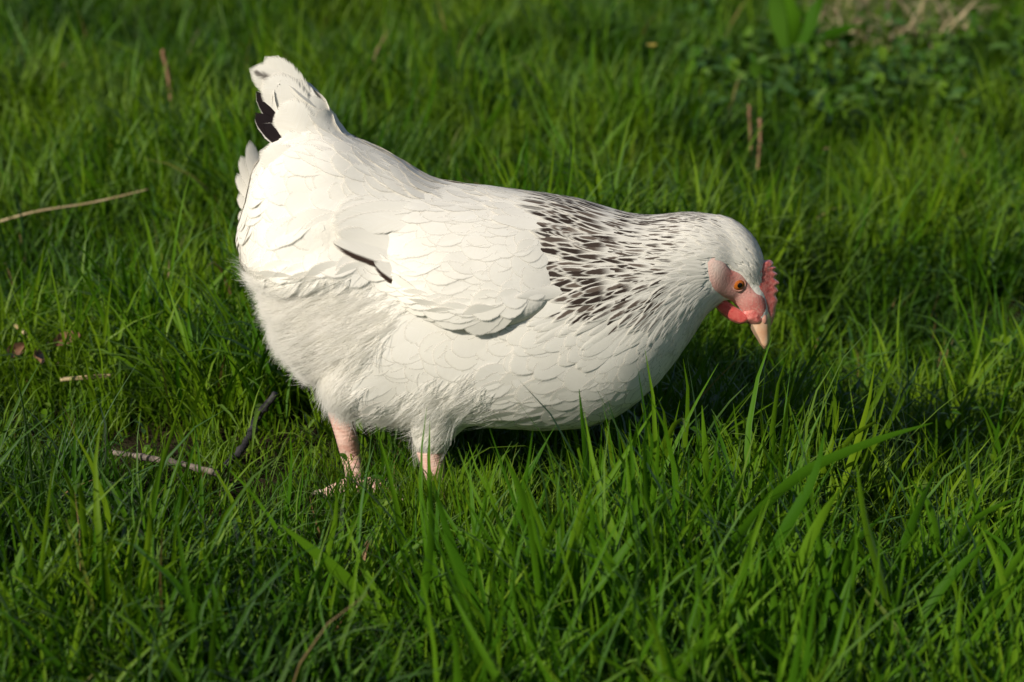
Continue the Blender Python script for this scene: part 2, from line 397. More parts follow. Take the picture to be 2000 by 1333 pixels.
# ---- polygons in photo pixels, spatial masks
def inside(poly, x, y):
    c = False; j = len(poly) - 1
    for i in range(len(poly)):
        xi, yi = poly[i]; xj, yj = poly[j]
        if (yi > y) != (yj > y) and x < (xj - xi) * (y - yi) / (yj - yi) + xi: c = not c
        j = i
    return c
WING = [(722, 436), (730, 408), (756, 384), (812, 367), (890, 366), (980, 382), (1050, 412), (1080, 470), (1086, 540), (1072, 592), (1035, 622),
        (985, 639), (930, 645), (875, 636), (820, 612), (780, 580), (752, 545), (736, 508), (726, 470)]
FACE = [(1380, 512), (1393, 501), (1410, 506), (1424, 522), (1446, 531), (1461, 547), (1474, 566), (1486, 578), (1500, 584), (1506, 606), (1502, 630), (1484, 636), (1464, 626), (1447, 610), (1426, 593), (1402, 578), (1384, 558)]
FLUFF = [(470, 555), (560, 562), (660, 560), (745, 580), (790, 615), (757, 650), (720, 690), (690, 745), (690, 830), (600, 830), (500, 740)]

def view_px(p):
    return proj(Vector((p[0], -abs(p[1]), p[2])))

# ---- plumage field: (x, y, flow dx, dy, length, width)
FIELD = np.array([
    (1490, 478, -.60, -.80, 16, 7), (1465, 450, -.80, -.60, 22, 9), (1430, 425, -.92, -.35, 28, 11), (1390, 412, -1, -.05, 34, 12),
    (1440, 500, -.75, -.55, 22, 9), (1470, 540, -.55, -.80, 14, 6), (1400, 480, -.92, -.25, 32, 12), (1360, 520, -1, .0, 42, 14), (1375, 580, -.85, .45, 34, 12),
    (1350, 610, -.72, .70, 42, 14), (1300, 430, -1, .05, 60, 18), (1300, 520, -1, .02, 62, 18), (1310, 590, -.85, .5, 56, 17), (1300, 640, -.62, .75, 56, 22),
    (1230, 440, -.98, -.12, 84, 24), (1220, 520, -1, .02, 84, 24), (1220, 580, -.92, .35, 78, 24), (1130, 410, -.92, -.36, 108, 30), (1090, 470, -.98, -.16, 112, 34),
    (1110, 540, -1, .08, 104, 34), (1150, 600, -.93, .32, 92, 32), (1210, 640, -.82, .55, 76, 36), (1290, 700, -.62, .78, 64, 44),
    (1220, 720, -.78, .62, 80, 56), (1150, 790, -.95, .32, 96, 66), (1130, 680, -.82, .52, 90, 60), (1030, 700, -.90, .35, 100, 70), (1050, 800, -.97, .18, 104, 74),
    (1000, 372, -1, 0, 100, 60), (900, 360, -.98, -.15, 106, 64), (800, 330, -.88, -.42, 110, 64), (700, 300, -.86, -.48, 110, 60), (640, 260, -.75, -.66, 100, 54),
    (600, 210, -.66, -.75, 100, 50), (640, 340, -.95, -.2, 120, 70), (560, 330, -.92, -.05, 110, 64), (560, 430, -.92, .28, 120, 72), (650, 450, -.92, .35, 120, 74),
    (600, 530, -.88, .45, 110, 70), (500, 480, -.70, .60, 90, 60), (700, 520, -.9, .35, 110, 70),
    (560, 620, -.95, .35, 70, 30), (540, 700, -.85, .55, 70, 30), (640, 780, -.55, .85, 70, 30), (680, 620, -.92, .3, 80, 40), (760, 720, -.82, .55, 90, 54),
    (850, 700, -.80, .52, 96, 60), (720, 790, -.88, .40, 84, 44), (850, 800, -.72, .70, 84, 40), (900, 670, -.92, .28, 100, 66), (840, 880, -.35, .94, 46, 24), (680, 815, -.25, .97, 40, 20)])
def field(x, y):
    d2 = (FIELD[:, 0] - x) ** 2 + (FIELD[:, 1] - y) ** 2 + 60
    wt = 1 / d2 ** 1.6; wt /= wt.sum()
    return FIELD[:, 2:].T @ wt

# hackle darkness by place
DARK = np.array([(1070, 400, .55), (1110, 410, 1), (1160, 405, 1), (1210, 418, .85), (1260, 425, .9), (1310, 418, .75), (1350, 412, .55), (1390, 415, .3), (1430, 430, .08), (1470, 460, 0),
    (1080, 440, .9), (1130, 450, 1), (1190, 450, .75), (1250, 460, .4), (1310, 460, .38), (1350, 460, .2), (1080, 490, 1), (1130, 500, .95), (1190, 500, .6), (1250, 510, .4), (1320, 520, .15), (1370, 520, 0),
    (1095, 540, .8), (1150, 545, .9), (1200, 545, .6), (1260, 555, .4), (1330, 560, .14), (1370, 570, .0), (1160, 590, .85), (1200, 590, .8), (1250, 590, .6), (1300, 590, .3), (1185, 622, .4), (1230, 628, .28), (1280, 625, .25), (1330, 620, .14),
    (1020, 420, .0), (1030, 520, .0), (1108, 572, .85), (1128, 592, .75), (1060, 600, 0), (1120, 640, .0), (1140, 645, 0), (1180, 660, .0), (1230, 665, 0), (1200, 690, .0), (1280, 668, .0), (1320, 670, 0), (1380, 600, .02)])
def dark_at(x, y):
    d2 = (DARK[:, 0] - x) ** 2 + (DARK[:, 1] - y) ** 2 + 30
    wt = 1 / d2 ** 2; return float((wt * DARK[:, 2]).sum() / wt.sum())

# ---- feather geometry
UU = np.array([-1, -.55, 0, .55, 1.0])
def prof_round(v):
    w = np.where(v < .62, .14 + .86 * np.sin(np.clip(v / .62, 0, 1) * math.pi / 2), np.sqrt(np.clip(1 - ((v - .62) / .38) ** 2.2, 0, 1)))
    return np.maximum(w, .02)
def prof_point(v):
    w = np.where(v < .5, .12 + .88 * np.sin(np.clip(v / .5, 0, 1) * math.pi / 2), np.clip(1 - ((v - .5) / .5) ** 1.8, 0, 1) ** .8)
    return np.maximum(w, .02)
VS = np.array([0, .2, .4, .58, .74, .86, .94, 1.0])
FQ = [(i * 5 + j, i * 5 + j + 1, (i + 1) * 5 + j + 1, (i + 1) * 5 + j) for i in range(7) for j in range(4)]
def feather(cs, ns, W, prof=prof_round, curl=.22):
    """cs, ns: centre line points and normals at VS; returns verts, uv"""
    cs, ns = np.asarray(cs), np.asarray(ns)
    tg = np.gradient(cs, axis=0); tg /= np.linalg.norm(tg, axis=1)[:, None] + 1e-9
    rs = np.cross(tg, ns); rs /= np.linalg.norm(rs, axis=1)[:, None] + 1e-9
    wv = prof(VS) * W / 2
    V = cs[:, None, :] + rs[:, None, :] * (UU[None, :, None] * wv[:, None, None]) - ns[:, None, :] * (curl * (UU ** 2)[None, :, None] * wv[:, None, None])
    uv = np.stack(np.broadcast_arrays((UU[None, :] + 1) / 2, VS[:, None]), -1)
    return V.reshape(-1, 3), uv.reshape(-1, 2)
def walk(bvh, p, nrm, L, lift, base, jit, fld):
    """centre line that follows the plumage flow over the surface"""
    cs, ns = [], []; p = Vector(p); nn = Vector(nrm); pv = 0
    for v in VS:
        if v > 0:
            x, y = view_px(p); f = fld(x, y)
            d = Vector((f[0], 0, -f[1])); d.z += jit * d.x; d.x -= jit * d.z
            d = d - nn * d.dot(nn)
            if d.length < 1e-3: break
            d.normalize(); q = p + d * (L * (v - pv))
            h = bvh.find_nearest(q)
            if h[0] is None: break
            p = h[0]; nn = (nn * .3 + h[1] * .7).normalized()
        pv = v
        cs.append(p + nn * (base + lift * v ** 1.3)); ns.append(tuple(nn))
    if len(cs) != len(VS): return None, None
    A = np.array([tuple(c) for c in cs]); B = np.array(ns)
    for _ in range(3):
        A[1:-1] = .5 * A[1:-1] + .25 * (A[:-2] + A[2:]); B[1:-1] = .5 * B[1:-1] + .25 * (B[:-2] + B[2:])
    B /= np.linalg.norm(B, axis=1)[:, None]
    return A, B

def scatter(V, T, count, rfun, accept, seed):
    rg = np.random.default_rng(seed)
    a, b, c = V[T[:, 0]], V[T[:, 1]], V[T[:, 2]]
    cr = np.cross(b - a, c - a); ar = np.linalg.norm(cr, axis=1); nrm = cr / (ar[:, None] + 1e-12)
    idx = rg.choice(len(T), count, p=ar / ar.sum())
    r1 = np.sqrt(rg.random(count)); r2 = rg.random(count)
    pts = a[idx] * (1 - r1)[:, None] + b[idx] * (r1 * (1 - r2))[:, None] + c[idx] * (r1 * r2)[:, None]
    grid = {}; cell = .03; out = []
    for p, nn in zip(pts, nrm[idx]):
        x, y = view_px(p)
        if not accept(x, y, p, nn): continue
        r = rfun(x, y)
        k = tuple((p // cell).astype(int)); ok = True
        for i in (-1, 0, 1):
            for j in (-1, 0, 1):
                for l in (-1, 0, 1):
                    for (q, rq) in grid.get((k[0] + i, k[1] + j, k[2] + l), ()):
                        if (q[0] - p[0]) ** 2 + (q[1] - p[1]) ** 2 + (q[2] - p[2]) ** 2 < r * r: ok = False; break
                    if not ok: break
                if not ok: break
            if not ok: break
        if ok:
            grid.setdefault(k, []).append((p, r)); out.append((p, nn, x, y))
    return out

class Batch:
    def __init__(s): s.V = []; s.U = []; s.r = []; s.d = []; s.n = 0; s.F = []
    def add(s, V, U, rnd, dark=0.0):
        s.F.extend(tuple(s.n + i for i in f) for f in FQ); s.n += len(V)
        s.V.append(V); s.U.append(U); s.r.append(np.full(len(V), rnd)); s.d.append(np.full(len(V), dark))
    def build(s, name, mat, parent):
        return mesh_obj(name, np.vstack(s.V), s.F, mat, parent, np.vstack(s.U), {'rnd': np.concatenate(s.r), 'dark': np.concatenate(s.d)})
def one(name, V, U, mat, parent, rnd, dark=0.0):
    return mesh_obj(name, V, FQ, mat, parent, U, {'rnd': np.full(len(V), rnd), 'dark': np.full(len(V), dark)})

# ---- wings: shells laid over the flanks
def build_wing(sgn):
    nth, nr = 84, 22; ctr = (870, 505)
    ol = spline(WING + [WING[0]], nth + 1)[:-1]
    V, F = [], []; prev = None
    for i in range(nr + 1):
        r = i / nr
        for k in range(nth):
            ox, oy = ol[k]; x, y = ctr[0] + (ox - ctr[0]) * r, ctr[1] + (oy - ctr[1]) * r
            d = ray(x, y).normalized(); h = BVH.ray_cast(CAMPOS, d)
            hp = h[0] if h[0] is not None else P(x, y, -.05)
            th = math.atan2(oy - ctr[1], ox - ctr[0])          # image down positive
            crisp = np.interp(math.degrees(th), (-180, -150, -110, -20, 10, 35, 90, 135, 165, 180), (.05, 0, 0, 0, .15, .85, 1, .85, .3, .05))
            tb = (1 - r ** 2) ** 1.2; tc = (1 - r ** 5) ** .5
            t = .013 * (tb * (1 - crisp) + tc * crisp) + .0015 * crisp - .0012 * (1 - crisp)
            nh = Vector((h[1].x * .5, h[1].y, h[1].z * .5)).normalized() if h[0] is not None else Vector((0, -1, 0))
            q = hp + nh * t
            V.append((q.x, q.y, q.z))
            if i == 0: break
    # index: centre is vertex 0
    for k in range(nth): F.append((0, 1 + k, 1 + (k + 1) % nth))
    for i in range(1, nr):
        for k in range(nth):
            a = 1 + (i - 1) * nth; b = a + nth; k2 = (k + 1) % nth
            F.append((a + k, b + k, b + k2, a + k2))
    A = np.array(V)
    for _ in range(3):                                          # relax
        B = A.copy()
        for i in range(1, nr):
            s = 1 + (i - 1) * nth; ring = A[s:s + nth]; inn = A[s - nth:s] if i > 1 else np.repeat(A[:1], nth, 0); outr = A[s + nth:s + 2 * nth]
            B[s:s + nth] = .4 * ring + .15 * (np.roll(ring, 1, 0) + np.roll(ring, -1, 0) + inn + outr)
        B[0] = A[1:1 + nth].mean(0); A = B
    # an inner rim so that the shell has thickness where it leaves the body
    s = 1 + (nr - 1) * nth; rim = A[s:s + nth] * 1.0; rim = rim + (A[0] - rim) * .06; rim[:, 1] += .009
    A = np.vstack([A, rim]); e = len(A) - nth
    for k in range(nth): F.append((s + k, e + k, e + (k + 1) % nth, s + (k + 1) % nth))
    F = [f[::-1] for f in F]
    if sgn > 0: A[:, 1] *= -1; F = [f[::-1] for f in F]
    o = mesh_obj('wing', A, F, M_SKINW, hen)
    return o, A, F
WINGS = {}
_av, _at = BV.tolist(), BT.tolist()
for sgn in (-1, 1):
    wing, A, F = build_wing(sgn); T = []
    for f in F[:-84]:
        T.append((f[0], f[1], f[2]))
        if len(f) == 4: T.append((f[0], f[2], f[3]))
    WINGS[sgn] = (wing, A, T); o_ = len(_av); _av += A.tolist(); _at += [tuple(o_ + q for q in t) for t in T]
BVH_ALL = BVHTree.FromPolygons(_av, _at)
# ---- contour feathers on the body, hackle feathers as single parts
def acc_body(x, y, p, nn):
    if inside(FACE, x, y) and x > 1370: return False
    if inside(FLUFF, x, y): return False
    if x > 1476 and y > 560: return False
    cx, cy = 860 + (x - 860) / .9, 505 + (y - 505) / .86
    if inside(WING, cx, cy): return False
    return True
spots = scatter(BV, BT, 60000, lambda x, y: (.29 if x > 1085 and y < 650 else .33) * field(x, y)[3] * PX, acc_body, 3)
contour = Batch(); breast = Batch(); marked = Batch(); hackle = []
for (p, nn, x, y) in spots:
    f = field(x, y); L = f[2] * PX * random.uniform(.85, 1.2); W = f[3] * PX * random.uniform(.85, 1.15)
    tx, ty = x + f[0] * f[2] * .98, y + f[1] * f[2] * .98
    dk = dark_at(tx, ty) if tx > 1030 and ty < 668 else 0.0
    small = W < .010
    hk = x > 1085 and y < 665 - max(0, x - 1250) * .25
    if hk: L *= 1.22
    crisp = max(0, min(1, (y - 640) / 120)) * (x > 900)
    lift = (.00027 if not small else .0005) * random.uniform(.3, 1.8) * (1 + .9 * crisp)
    over = (hk and x < 1230) or (x < 1085 and y < 400)
    cs, ns = walk(BVH_ALL if over else BVH, p, nn, L, lift + (.0012 if over else 0), (.0004 if small else .0) + random.uniform(0, .0006 if hk else .00035), random.gauss(0, .09), field)
    if cs is None: continue
    V, U = feather(cs, ns, W * (.94 if hk else 1.0), prof_point if (hk and dk > .02) or W < .012 else prof_round, .14 if hk and dk > .02 else .035)
    if dk > .06: dk = min(1.0, max(0.0, dk * random.uniform(.55, 1.25)))
    if hk and dk > .12 and p[1] < 0.02: hackle.append((W, V, U, random.random(), dk))
    elif hk and dk > .03: marked.add(V, U, random.random(), dk)
    elif y > 700 and x > 930: breast.add(V, U, random.random())
    else: contour.add(V, U, random.random())
contour.build('contour_feathers', M_FEATHER, body)['kind'] = 'stuff'
breast.build('breast_feathers', M_BREAST, body)['kind'] = 'stuff'
marked.build('flecked_feathers', M_HACKLE, body)['kind'] = 'stuff'
hackle.sort(key=lambda h: -h[0])
rest = Batch()
if hackle:
    hk0 = hackle[0]
    for i, (W, V, U, r, d) in enumerate(hackle):
        if i < 290: one('hackle_feather', V, U, M_HACKLE, body, r, d)
        else: rest.add(V, U, r, d)
    if rest.n: rest.build('small_hackle_feathers', M_HACKLE, body)['kind'] = 'stuff'

# ---- wing feathers
WFIELD = np.array([(1060, 480, -.86, .35, 70, 50), (1060, 560, -.80, .52, 70, 52), (1000, 600, -.88, .36, 84, 60), (950, 400, -1, .05, 96, 64), (1020, 420, -.97, .18, 84, 56),
    (900, 500, -.95, .22, 104, 66), (860, 590, -.92, .02, 100, 62), (930, 625, -.97, -.02, 90, 54), (780, 540, -.92, -.18, 96, 60), (800, 400, -1, .02, 116, 66), (700, 400, -.99, .10, 116, 62), (680, 440, -.99, .06, 110, 56), (760, 460, -.98, .1, 116, 64)])
def wfield(x, y):
    d2 = (WFIELD[:, 0] - x) ** 2 + (WFIELD[:, 1] - y) ** 2 + 60
    wt = 1 / d2 ** 1.6; wt /= wt.sum(); return WFIELD[:, 2:].T @ wt
for sgn in (-1, 1):
    wing, A, T = WINGS[sgn]
    off_ = len(A); bvh = BVHTree.FromPolygons(A.tolist() + BV.tolist(), T + (BT + off_).tolist())
    sp = scatter(A, np.array(T), 9000, lambda x, y: .36 * wfield(x, y)[3] * PX, lambda x, y, p, nn: nn[2] > -.45 and (y < 540 or inside(WING, 870 + (x - 870) / .86, 505 + (y - 505) / .86)), 5)
    for (p, nn, x, y) in sp:
        f = wfield(x, y); L = f[2] * PX * random.uniform(.9, 1.15); W = f[3] * PX * random.uniform(.9, 1.15)
        room = min(1.0, max(.45, (x - 715) / (f[2] * .8)))
        if sgn < 0 or True: L *= room
        cs, ns = walk(bvh, p, nn, L, .0003 * random.uniform(.3, 1.8), random.uniform(0, .00035), random.gauss(0, .05), wfield)
        if cs is None: continue
        V, U = feather(cs, ns, W, prof_round, .03)
        one('covert_feather', V, U, M_FEATHER, wing, random.random())
    # folded flight feathers showing under the coverts
    for (pts, W, mat, off) in [([(900, 560), (790, 520), (705, 492), (648, 470)], 44, M_EDGE, .006), ([(900, 575), (820, 560), (770, 540), (728, 512)], 40, M_EDGE, .007),
                               ([(900, 520), (790, 492), (715, 470), (652, 452)], 46, M_TAIL, .006),
                               ([(900, 380), (800, 376), (720, 388), (656, 412)], 52, M_TAIL, -.0030), ([(900, 395), (800, 392), (720, 404), (645, 426)], 56, M_TAIL, -.0034), ([(900, 410), (800, 408), (720, 420), (640, 437)], 56, M_TAIL, -.0038), ([(890, 428), (800, 428), (720, 436), (645, 450)], 46, M_TAIL, -.0042)]:
        c2 = spline(pts, 40); cs, ns = [], []
        for v in VS:
            x, y = c2[int(round(v * 39))]; h = (BVH if off > 0 or sgn > 0 else bvh).ray_cast(CAMPOS, ray(x, y).normalized())
            nn = h[1]; q = h[0] + nn * (abs(off) * v if off > 0 else -.0015 + (abs(off) + .0015) * v ** .5)
            cs.append((q.x, q.y * -sgn if sgn > 0 else q.y, q.z)); ns.append((nn.x, nn.y * (-1 if sgn > 0 else 1), nn.z))
        cs, ns = np.array(cs), np.array(ns)
        for _ in range(4): cs[1:-1] = .5 * cs[1:-1] + .25 * (cs[:-2] + cs[2:]); ns[1:-1] = .5 * ns[1:-1] + .25 * (ns[:-2] + ns[2:])
        V, U = feather(cs, ns, W * PX, prof_round, .08)
        if sgn < 0: U = np.stack([1 - U[:, 0], U[:, 1]], 1)
        o = one('flight_feather', V, U, mat, wing, random.random())
        if mat is M_EDGE: o['label'] = 'white flight feather with a dark brown edge'

# ---- tail
tail = empty('tail', (0, 0, 0)); tail.location = (0, 0, 0); tail.parent = hen; tail.matrix_parent_inverse = Matrix.Translation(-Vector(hen.location))
def tail_feather(pts, W, mat, ydir=-1, prof=prof_round, curl=.25, nrm=None, name='tail_feather', flip=False):
    """pts: (px, py, depth px)"""
    c2 = spline(pts, 60); cs = []; ns = []
    for v in VS:
        x, y, dpt = c2[int(round(v * 59))]
        cs.append(tuple(P(x, y, dpt * PX * (1 if ydir < 0 else -1)))); ns.append(Vector(nrm or (-.25, ydir, .25)).normalized()[:])
    V, U = feather(cs, ns, W * PX, prof, curl)
    if flip: U = np.stack([1 - U[:, 0], U[:, 1]], 1)
    return one(name, V, U, mat, tail, random.random())
TAILS = [([(668, 298, -14), (594, 216, -16), (557, 160, -16), (517, 110, -16)], 70, M_TAIL, False),
         ([(660, 305, -18), (588, 222, -20), (548, 166, -20), (486, 134, -20)], 72, M_STREAK, False),
         ([(655, 320, -24), (588, 245, -26), (552, 188, -26), (512, 154, -25)], 84, M_TAIL, False),
         ([(650, 340, -30), (590, 272, -33), (566, 228, -33), (546, 204, -31)], 84, M_TAIL, False),
         ([(640, 330, -12), (580, 270, -18), (545, 235, -18), (500, 178, -18)], 42, M_BLACK, False),
         ([(640, 340, -13), (580, 290, -20), (540, 262, -20), (498, 220, -20)], 48, M_BLACK, True),
         ([(640, 350, -14), (590, 300, -22), (560, 275, -22), (512, 242, -22)], 40, M_BLACK, False),
         ([(655, 360, -38), (604, 312, -44), (572, 290, -44), (542, 280, -42)], 76, M_TAIL, False),
         ([(640, 400, -60), (590, 350, -70), (550, 318, -70), (505, 296, -64)], 76, M_TAIL, False)]
for pts, W, mat, flip in TAILS:
    for yd in (-1, 1):
        o = tail_feather(pts, W, mat, yd, flip=flip)
        if mat is M_BLACK: o['label'] = 'black tail feather with a pale rim'
        if mat is M_STREAK: o['label'] = 'white tail feather with a smoky brown streak'
for pts in ([(560, 420, 95), (520, 370, 108), (497, 325, 112), (488, 272, 112)], [(560, 430, 98), (515, 385, 110), (488, 345, 114), (470, 303, 114)],
            [(555, 440, 98), (515, 400, 110), (485, 372, 114), (462, 338, 114)], [(550, 460, 98), (512, 425, 108), (486, 402, 112), (466, 376, 112)], [(550, 480, 80), (510, 450, 95), (485, 430, 98), (468, 412, 98)]):
    tail_feather(pts, 36, M_TAIL, -1, curl=.1, nrm=(.62, -.78, -.1))

# ---- downy fluff: fine curves gathered in tufts
def fluff(name, poly, count, L, parent, seed, lift=.45, clump=.55, rad=.00017, near_only=False):
    rg = np.random.default_rng(seed)
    a, b, c = BV[BT[:, 0]], BV[BT[:, 1]], BV[BT[:, 2]]
    cr = np.cross(b - a, c - a); ar = np.linalg.norm(cr, axis=1); nrm = cr / (ar[:, None] + 1e-12)
    cen = (a + b + c) / 3; mir = cen.copy(); mir[:, 1] = -np.abs(mir[:, 1]); X, Y = proj_np(mir)
    ok = np.array([inside(poly, x + jx, y + jy) for x, y, jx, jy in zip(X, Y, rg.normal(0, 16, len(X)), rg.normal(0, 16, len(X)))])
    if near_only: ok &= cen[:, 1] < .0
    idx = np.nonzero(ok)[0]; pr = ar[idx] / ar[idx].sum()
    def sample(k):
        s = rg.choice(idx, k, p=pr); r1 = np.sqrt(rg.random(k)); r2 = rg.random(k)
        p = a[s] * (1 - r1)[:, None] + b[s] * (r1 * (1 - r2))[:, None] + c[s] * (r1 * r2)[:, None]
        return p, nrm[s], X[s], Y[s]
    def dirs(p, nn, x, y, jit):
        f = np.array([field(xx, yy) for xx, yy in zip(x, y)]); d = np.stack([f[:, 0], np.zeros(len(f)), -f[:, 1]], 1)
        d -= nn * (d * nn).sum(1)[:, None]; d /= np.linalg.norm(d, axis=1)[:, None] + 1e-6
        d = d + nn * lift + rg.normal(0, jit, d.shape); return d / np.linalg.norm(d, axis=1)[:, None]
    nc = count // 14; cp, cn, cx, cy = sample(nc); cdv = dirs(cp, cn, cx, cy, .30); cl = L * rg.uniform(.7, 1.25, nc)
    ctip = cp + cdv * cl[:, None] + np.array([0, 0, -.0025])
    p, nn, x, y = sample(count); d = dirs(p, nn, x, y, .16); l = L * rg.uniform(.6, 1.15, count)
    from mathutils import kdtree
    kd = kdtree.KDTree(nc)
    for i, q in enumerate(cp): kd.insert(q, i)
    kd.balance()
    near = np.array([kd.find(q)[1] for q in p])
    tip = (p + d * l[:, None]) * (1 - clump) + ctip[near] * clump + rg.normal(0, .0012, p.shape)
    K = 5; pos = np.empty((count, K, 3))
    mid = p + d * (l * .5)[:, None] + nn * .0015
    for i, t in enumerate(np.linspace(0, 1, K)):
        pos[:, i] = (1 - t) ** 2 * p + 2 * t * (1 - t) * mid + t * t * tip
    hc = bpy.data.hair_curves.new(name); hc.add_curves([K] * count)
    hc.points.foreach_set('position', pos.ravel())
    ra = hc.attributes.get('radius') or hc.attributes.new('radius', 'FLOAT', 'POINT')
    ra.data.foreach_set('value', np.tile(np.linspace(rad, rad * .25, K), count).astype(np.float32))
    hc.materials.append(M_FLUFF)
    o = bpy.data.objects.new(name, hc); COL.objects.link(o); setparent(o, parent); o['kind'] = 'stuff'
    return o
fluff('down', FLUFF, 24000, .024, body, 21, lift=.13, clump=.18, rad=.00012)
fluff('down', [(800, 775), (880, 745), (950, 748), (962, 800), (925, 830), (850, 850), (795, 845), (740, 832), (740, 812)], 1900, .026, body, 22, rad=.00013, lift=.10, clump=.5, near_only=True)

# ---- face skin
def on_face(x, y, off=0.0):
    h = BVH.ray_cast(CAMPOS, ray(x, y).normalized())
    if h[0] is None: return P(x, y, -.012), Vector((0, -1, 0))
    return h[0] + h[1] * off, h[1]
def face_mat():
    m, t, out = newmat('face_skin'); g = t.nodes.new('ShaderNodeNewGeometry')
    nz = N(t, 'ShaderNodeTexNoise', Scale=620.0, Detail=3.0); t.links.new(g.outputs['Position'], nz.inputs['Vector'])
    k = attr_(t, 'dark')
    c = mix_(t, k, (0.68, 0.20, 0.18), (0.82, 0.66, 0.60))
    c = mix_(t, math_(t, 'MULTIPLY', smooth_(t, nz.outputs['Fac'], .45, .7), .5), c, (0.78, 0.52, 0.45))
    bp = t.nodes.new('ShaderNodeBump'); bp.inputs['Distance'].default_value = .0004; t.links.new(nz.outputs['Fac'], bp.inputs['Height'])
    shade(t, out, c, trans=.05, gloss=.3, rough=.45, bump=bp.outputs[0]); return m
M_FACE = face_mat()
def fleshy(outline, medial, thick, depth, nseg, NR=7):
    """rounded fleshy blade: outline shrunk toward a medial line, both faces"""
    co = spline(outline + [outline[0]], nseg)[:-1]; md_ = spline(medial, 40); V, F = [], []; m = len(co)
    for side in (-1, 1):
        for i in range(NR + 1):
            r = i / NR
            for x, y in co:
                mx, my = md_[np.argmin((md_[:, 0] - x) ** 2 + (md_[:, 1] - y) ** 2)]
                xx, yy = mx + (x - mx) * r, my + (y - my) * r
                dpt = depth + side * thick(xx, yy) * math.sqrt(max(0, 1 - r ** 2.6)) * (1 + .05 * math.sin(yy * .45 + xx * .2) * r)
                V.append(tuple(P(xx, yy, dpt * PX)))
    for s_ in range(2):
        o_ = s_ * (NR + 1) * m
        for i in range(NR):
            for k in range(m):
                q = (o_ + i * m + k, o_ + i * m + (k + 1) % m, o_ + (i + 1) * m + (k + 1) % m, o_ + (i + 1) * m + k); F.append(q if s_ else q[::-1])
    return V, F
WO = [(1393, 584), (1402, 578), (1418, 586), (1434, 598), (1450, 608), (1464, 618), (1460, 629), (1445, 633), (1424, 625), (1406, 611), (1396, 597)]
for sgn in (-1, 1):
    nth, nr = 48, 12; ctr = (1440, 562); ol = spline(FACE + [FACE[0]], nth + 1)[:-1]; V = []; F = []; D = []
    for i in range(nr + 1):
        for k in range(nth):
            r = i / nr; x, y = ctr[0] + (ol[k][0] - ctr[0]) * r * 1.03, ctr[1] + (ol[k][1] - ctr[1]) * r * 1.03
            while r > .3 and BVH.ray_cast(CAMPOS, ray(x, y).normalized())[0] is None:
                r -= .03; x, y = ctr[0] + (ol[k][0] - ctr[0]) * r, ctr[1] + (ol[k][1] - ctr[1]) * r
            q, nn = on_face(x, y, .0010 * (1 - r ** 4) - .0010 * r ** 4)
            lobe = math.exp(-((x - 1397) ** 2 / 520 + (y - 522) ** 2 / 800)); red = 1.1 * math.exp(-((x - 1488) ** 2 / 1200 + (y - 612) ** 2 / 900)) + .7 * math.exp(-((x - 1425) ** 2 / 200 + (y - 535) ** 2 / 300))
            q = q + nn * (.0010 * lobe)
            V.append((q.x, -q.y if sgn > 0 else q.y, q.z)); D.append(max(0, min(1, .36 + .6 * lobe - .5 * red)))
            if i == 0: break
    for k in range(nth): F.append((0, 1 + (k + 1) % nth, 1 + k))
    for i in range(1, nr):
        for k in range(nth):
            a = 1 + (i - 1) * nth; b = a + nth; k2 = (k + 1) % nth; F.append((a + k, a + k2, b + k2, b + k))
    if sgn > 0: F = [f[::-1] for f in F]
    mesh_obj('face_skin', V, F, M_FACE, body, attrs={'dark': D})
    # eye
    q, nn = on_face(1443, 556, 0)
    ny = Vector((nn.x * .6 + .12, nn.y, nn.z * .6 + .05)).normalized()
    def mir(p): return Vector((p.x, -p.y if sgn > 0 else p.y, p.z))
    ax0 = mir(ny).normalized(); ax1 = ax0.orthogonal().normalized(); ax2 = ax0.cross(ax1)
    c0 = mir(q + ny * (-.0036))
    eye = mesh_obj('eye', *ellipsoid(c0, (ax0, ax1, ax2), (.0066, .0066, .0066), 28, 18), M_IRIS, hen)
    mesh_obj('pupil', *ellipsoid(c0 + ax0 * .0056, (ax0, ax1, ax2), (.0013, .0026, .0026), 20, 10), M_PUPIL, eye)
    ring = [c0 + ax0 * .0042 + (ax1 * math.cos(a) + ax2 * math.sin(a)) * .0054 for a in np.linspace(0, 2 * math.pi, 33)]
    mesh_obj('eyelid', *tube(ring, .0008, 8, up=tuple(ax0), cap=False), M_EYEB, eye)
    # wattle
    V, F = fleshy(WO, [(1404, 590), (1422, 606), (1452, 622)], lambda x, y: 8.5, (-17 if sgn < 0 else 17), 64)
    mesh_obj('wattle', V, F, M_WATTLE, hen)

# ---- comb: a serrated fleshy blade standing along the crown
CO = [(1478, 514), (1492, 509), (1504, 508), (1512, 514), (1511, 520), (1520, 523), (1515, 530), (1524, 536), (1517, 544), (1529, 553), (1520, 560), (1526, 569), (1519, 577), (1524, 588), (1519, 600), (1513, 618), (1505, 638),
      (1494, 640), (1464, 634), (1448, 620), (1450, 600), (1462, 580), (1468, 555), (1470, 530)]
CO = [(1514 + (x - 1517) * .7, y) if x > 1510 and y < 612 else (x, y) for x, y in CO]
V, F = fleshy(CO, [(1494, 528), (1495, 560), (1488, 600), (1478, 620)], lambda x, y: np.interp(x, (1460, 1480, 1492, 1504, 1528), (30, 27, 18, 10, 3.0)), 0, 96)
mesh_obj('comb', V, F, M_COMB, hen)

